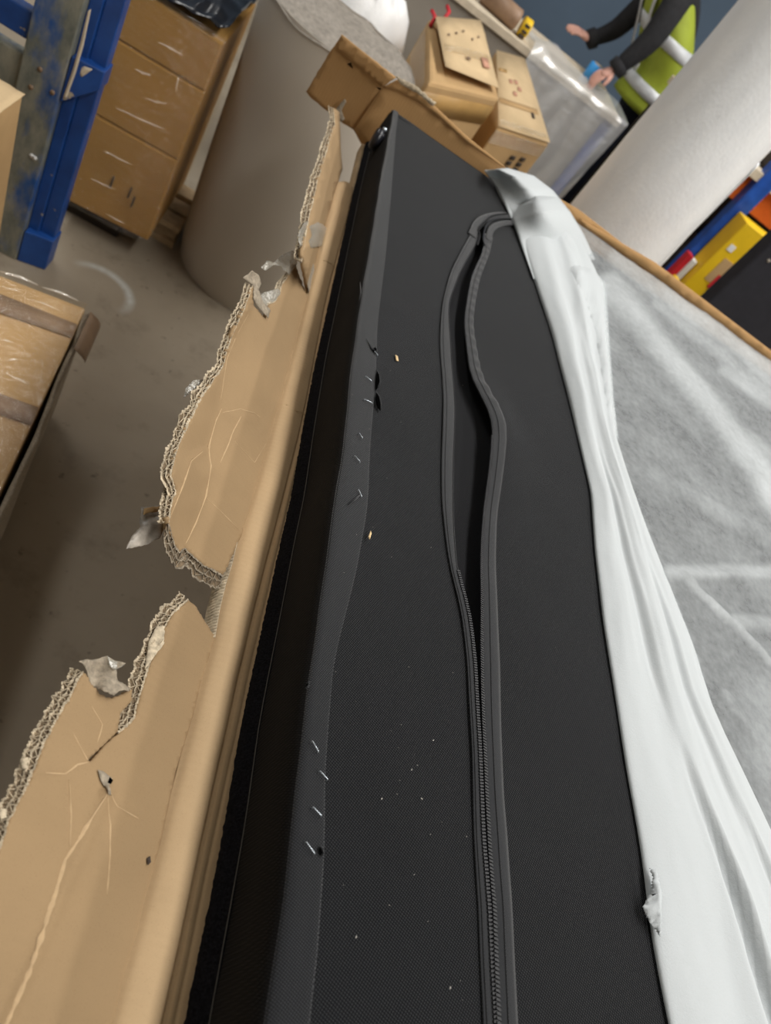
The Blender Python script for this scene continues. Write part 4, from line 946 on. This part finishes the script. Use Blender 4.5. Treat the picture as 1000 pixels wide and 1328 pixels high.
for k, (x, d, h, lb) in enumerate(((px_ - .25, .3, .34, 'dark brown bundle added to fill in rack shade, on lower board beside upright'), (px_ + .28, .4, .5, 'dark bundle added to fill in rack shade, on lower board behind yellow carton'))):
    g = []
    for q_ in range(9):
        z = .28 + h * q_ / 8; s = 1 - .12 * (q_ / 8) ** 3
        g.append([Vector((x + d * .42 * s * math.copysign(abs(math.cos(a)) ** .6, math.cos(a)), RY + .42 + .26 * s * math.copysign(abs(math.sin(a)) ** .6, math.sin(a)), z + .02 * nz(math.cos(a), math.sin(a), z, 3) * (q_ > 0))) for a in [2 * math.pi * j / 28 for j in range(28)]])
    o = grid('shade_bundle', g, M_dark, None, closed=True); tag(o, lb, 'bundle')  # added to make the rack interior read as dark
gb = Py(985, 205, RY + .12)
gt = thing('grey_tool_case', 'dark grey and white tool case on the pale shelf board', 'tool case', (gb.x, RY + .2, 1.185))
box('case', gb.x - .06, gb.x + .25, RY + .10, RY + .35, 1.185, 1.30, M_dark, gt, .02); box('lid', gb.x - .055, gb.x + .245, RY + .105, RY + .345, 1.302, 1.33, M_silver, gt, .008)
tubeo('handle', [Vector((gb.x + .02, RY + .2, 1.325)), Vector((gb.x + .03, RY + .2, 1.37)), Vector((gb.x + .16, RY + .2, 1.37)), Vector((gb.x + .17, RY + .2, 1.325))], .012, M_gloss_black, gt, 10)
yp2 = Py(996, 226, RY + .03)
tag(box('yellow_spirit_level', yp2.x - .01, yp2.x + .4, RY - .005, RY + .035, 1.185, 1.235, M_yellow, None, .006), 'yellow bar-shaped tool lying at the front of the shelf board', 'tool')

# ------------------------------------------------------------------ left: blue stillage
st = thing('blue_stillage', 'blue painted steel stillage post with grey worn paint', 'stillage', (-.5, 2.05, 0))
SY = 1.98
xa, xb, xc = -.583, -.483, -.412
box('worn_face', xa, xb, SY - .03, SY + .02, .0, 1.2, M_wornblue, st, .004)
box('inner_web', xb, xb + .030, SY + .0, SY + .05, 0, 1.2, M_blue, st, .003)
box('outer_flange', xb + .030, xc, SY + .01, SY + .06, 0.0, 1.2, M_blue, st, .003)
def wedge(z0, z1, slope):
    v = [Vector((xb + .002, SY - .028, z0)), Vector((xc + .005, SY - .008, z0 + slope)), Vector((xc + .005, SY + .06, z0 + slope)), Vector((xb + .002, SY + .06, z0)), Vector((xb + .002, SY - .028, z1)), Vector((xc + .005, SY - .008, z1)), Vector((xc + .005, SY + .06, z1)), Vector((xb + .002, SY + .06, z1))]
    return v
mesh('gusset', *hexa(wedge(.50, .62, .07)), M_blue, st, bevel=.003); mesh('gusset', *hexa(wedge(0, .105, 0)), M_blue, st, bevel=.003)
box('side_rail', -1.3, xa, SY - .01, SY + .03, .585, .65, M_blue, st, .004); box('side_rail', -1.3, xa, SY - .012, SY + .03, .45, .55, M_wornblue, st, .004); box('side_rail', -1.3, xa, SY - .01, SY + .03, .70, .76, M_wornblue, st, .004)
for a, b in ((52, 90), (40, 113), (68, 120), (41, 202), (45, 205)):
    p = Py(a, b, SY - .031); tubeo('rivet', [p + Vector((0, .003, 0)), p - Vector((0, .002, 0))], .006, M_tape if a > 45 or b < 150 else M_white, st, 10)
fill('paint_chip', [(100, 92), (109, 86), (120, 90), (112, 96), (106, 100)], lambda a, b: Py(a, b, SY - .031 + .01), M_pine, st, 4, .001)
fill('bare_edge', [(114, 14), (118, 12), (108, 60), (98, 95), (86, 128), (82, 126), (95, 88), (104, 55)], lambda a, b: Py(a, b, SY - .032), M_pine, st, 6, .001)

# plastic wrapped pallet stack
ps = thing('wrapped_stack', 'brown carton stack in stretch film standing on a wooden pallet', 'wrapped stack', (-.35, 2.45, 0))
GY = 2.23; gz0 = .10
fl, fr_ = Py(100, 246, GY), Py(190, 312, GY)
cx0, cx1 = -.47, -.205
def lean(x, y, z): return Vector((x + .012 * (z - .3) * (-1 if x > -.3 else 1), y, z))
zs = [.085, .38, .60, .74]
for k in range(3):
    z0_, z1_ = zs[k] + (.002 if k else 0), zs[k + 1]
    dep = .5
    v = [lean(cx0, GY, z0_), lean(cx1, GY + .02, z0_), lean(cx1 - .0, GY + dep, z0_), lean(cx0, GY + dep, z0_), lean(cx0, GY, z1_), lean(cx1, GY + .02, z1_), lean(cx1, GY + dep, z1_), lean(cx0, GY + dep, z1_)]
    mesh('wrapped_carton', *hexa(v), M_carton_brown, ps, bevel=.006)
rows = []
per = [(cx0 - .006, GY - .008), (cx0 + .15, GY - .012), (cx1 + .008, GY + .008), (cx1 + .012, GY + .2), (cx1 + .008, GY + .51), (cx0 - .006, GY + .51)]
for k in range(31):
    z = .082 + .68 * k / 30; r = []
    for i in range(len(per)):
        a, b = per[i], per[(i + 1) % len(per)]
        for j in range(10):
            u = j / 10; x, y = a[0] + (b[0] - a[0]) * u, a[1] + (b[1] - a[1]) * u; q_ = lean(x, y, z)
            n_ = .006 * nz(x, y, z, 8); r.append(q_ + Vector((n_ * (1 if x > -.25 else -1), -abs(n_), 0)))
    rows.append(r)
grid('stretch_film', rows, M_film, ps, closed=True)
rows = []
for i in range(21):
    rows.append([lean(cx0 + .02 + (cx1 - cx0 - .02) * j / 20, GY - .004 + .50 * i / 20, .745 + .05 * math.sin(math.pi * min(1, max(0, (i + j * .4) / 26))) + .02 * nz(i * .3, j * .3, 0)) for j in range(21)])
grid('black_cover', rows, M_blackbag, ps, .001)
for y in (2.46, 2.56, 2.68): box('pallet_board', -.46, -.135, y - .04, y + .04, .062, .082, M_wood, ps)
for x in (-.41, -.30, -.18): box('pallet_block', x - .04, x + .04, 2.44, 2.72, .02, .062, M_wood, ps)
for x in (-.41, -.30, -.18): box('pallet_foot', x - .045, x + .045, 2.42, 2.74, 0, .02, M_wood, ps)
for k, (a, b) in enumerate(((168, 250), (172, 262), (145, 236))):
    p = Py(a, b, GY - .004); quad('ink_scribble', [p + Vector((-.003, 0, -.02)), p + Vector((.003, 0, -.02)), p + Vector((.004, 0, .02)), p + Vector((-.002, 0, .02))], M_ink, ps)

box('gap_shade_block', -.52, -.30, 2.31, 2.41, 0, .062, M_dark, ps)  # dark block added for the black shade in the gap under the stack
for a, b in (((136, 196), (172, 214)), ((190, 128), (216, 134)), ((138, 278), (162, 290)), ((205, 55), (238, 72)), ((150, 140), (215, 168)), ((118, 232), (150, 246)), ((150, 300), (190, 318)), ((228, 120), (232, 98)), ((175, 90), (196, 97)), ((240, 168), (280, 150)), ((245, 180), (262, 172)), ((222, 190), (250, 196))):  # pale ridges added where glints run along the film
    p, q_ = Py(*a, GY - .012), Py(*b, GY - .012); m_ = p.lerp(q_, .5) + Vector((0, -.004, .006 * nz(p.x, p.z, 0, 40)))
    if p.x < -.2 and q_.x < -.2: tubeo('film_glint', [p, p.lerp(m_, .5) + Vector((0, -.001, .002)), m_, m_.lerp(q_, .5), q_], [.0008, .0018, .0026, .0018, .0006], M_glint, ps, 7)

# carton against the stillage
t = thing('tall_carton', 'plain carton with frayed top edge standing before the blue stillage', 'carton', (-.62, 1.66, 0))
CYY = 1.70
xr = Py(28, 130, CYY).x
ztop = .60
v = [Vector((-1.0, CYY - .22, 0)), Vector((xr + .035, CYY - .22, 0)), Vector((xr + .035, CYY, 0)), Vector((-1.0, CYY, 0)), Vector((-1.0, CYY - .22, ztop)), Vector((xr, CYY - .22, ztop)), Vector((xr, CYY, ztop)), Vector((-1.0, CYY, ztop))]
mesh('carton_body', *hexa(v), M_carton, t, bevel=.004)
rows = [[Vector((-1.0 + (xr + .004 + 1.0) * j / 30, CYY - .22 + .22 * i / 8, ztop + .003 + .004 * nz(j * .4, i * .4, 0) + (.012 * abs(nz(j * .9, i, 3)) if i == 8 or j == 30 else 0))) for j in range(31)] for i in range(9)]
grid('frayed_lid', rows, M_carton_pale, t, .002)

# ------------------------------------------------------------------ left: taped carton in the aisle
zt = .36
tcn, ter, tnr = Pz(0, 357, zt), Pz(111, 400, zt), Pz(0, 638, zt)
e1 = (tcn - ter).normalized(); e2 = (tnr - ter).normalized()
far_l, near_r, near_l = ter + e1 * .62, ter + e2 * 1.05, ter + e1 * .62 + e2 * 1.05
topc = [near_l, near_r, ter, far_l]
cc = sum(topc, Vector()) / 4
tc = thing('taped_carton', 'flat carton closed with brown tape bands, resting on the concrete floor', 'carton', (cc.x, cc.y, 0))
dz = Vector((0, 0, -zt))
mesh('carton_body', *hexa([p + dz for p in topc] + topc), M_carton, tc, bevel=.004)
out = -e1
def on_top(s, u): return ter + e2 * s + e1 * u        # along the long edge, along the short edge
def tstrip(s0, s1, k0=0., k1=0.):
    rows = []
    for j in range(13):
        u = .62 * j / 12; rows.append([on_top(s0 + k0 * u, u) + Vector((0, 0, .003)), on_top(s1 + k1 * u, u) + Vector((0, 0, .003))])
    return grid('tape_band', rows, M_tape, tc, .0006)
p1, p2, p3, p4 = Pz(104, 424, zt), Pz(94, 440, zt), Pz(50, 530, zt), Pz(38, 552, zt)
s_ = lambda p: (p - ter).dot(e2)
tstrip(s_(p1), s_(p2), -.03, .03); tstrip(s_(p3), s_(p4), -.05, -.05)
g0 = [on_top(.02 + .98 * i / 60, -.004) for i in range(61)]
# side wall bowed away from the lid, leaving a dark gap
rows = []
for i in range(61):
    s = i / 60; gap = .004 + .014 * s + .003 * nz(s * 6, 0, 0); b = on_top(.0 + 1.04 * s, 0) + out * gap; jag_ = .006 * nz(s * 30, 0, 0)
    rows.append([b + Vector((0, 0, -.34)), b + Vector((0, 0, -.12)), b + Vector((0, 0, -.014 + jag_)), b + out * (.008 + .003 * nz(s * 25, 2, 0)) + Vector((0, 0, -.012 + jag_)), b + out * .008 + Vector((0, 0, -.34))])
grid('side_wall', rows, M_liner, tc)
rows = [[on_top(.0 + .14 * i / 10, -.012 - .03 * math.sin(1.5 * j / 4)) + Vector((0, 0, -.004 - .028 * j / 4 + .003 * nz(i * .5, j * .5, 1))) for j in range(5)] for i in range(11)]
grid('tape_tail', rows, M_tape, tc, .0008)
rows = []
for i in range(25):
    u = .62 * i / 24; rows.append([on_top(-.014 - .006 * nz(i * .4, 1, 0), u) + Vector((0, 0, -.05)), on_top(-.012, u) + Vector((0, 0, .004 + .004 * nz(i * .7, 0, 0))), on_top(.02 + .006 * nz(i * .5, 3, 0), u) + Vector((0, 0, .006 + .003 * nz(i * .8, 2, 0))), on_top(.10, u) + Vector((0, 0, .004)), on_top(.30, u) + Vector((0, 0, .0045)), on_top(.60, u) + Vector((0, 0, .0045))])
grid('stretch_film', rows, M_film, tc)
for k in range(9):  # glints on the film edge, laid on as pale ridges
    u = .02 + .085 * k; a = on_top(-.010 + .006 * nz(k, 1, 0, .9), u) + Vector((0, 0, .004)); b = on_top(-.008 + .008 * nz(k, 4, 0, .9), u + .075) + Vector((0, 0, .005))
    tubeo('film_glint', [a, a.lerp(b, .5) + Vector((0, 0, .004)), b], [.001, .0035, .001], M_glint, tc, 7)
for a, b in (((2, 372), (30, 380)), ((40, 388), (80, 404)), ((8, 468), (26, 466)), ((0, 440), (18, 445)), ((10, 486), (40, 500))):  # more glints across the top, also added ridges
    p, q_ = Pz(*a, zt + .005), Pz(*b, zt + .005); tubeo('film_glint', [p, p.lerp(q_, .5) + Vector((0, 0, .002)), q_], [.0006, .0016, .0006], M_glint, tc, 6)
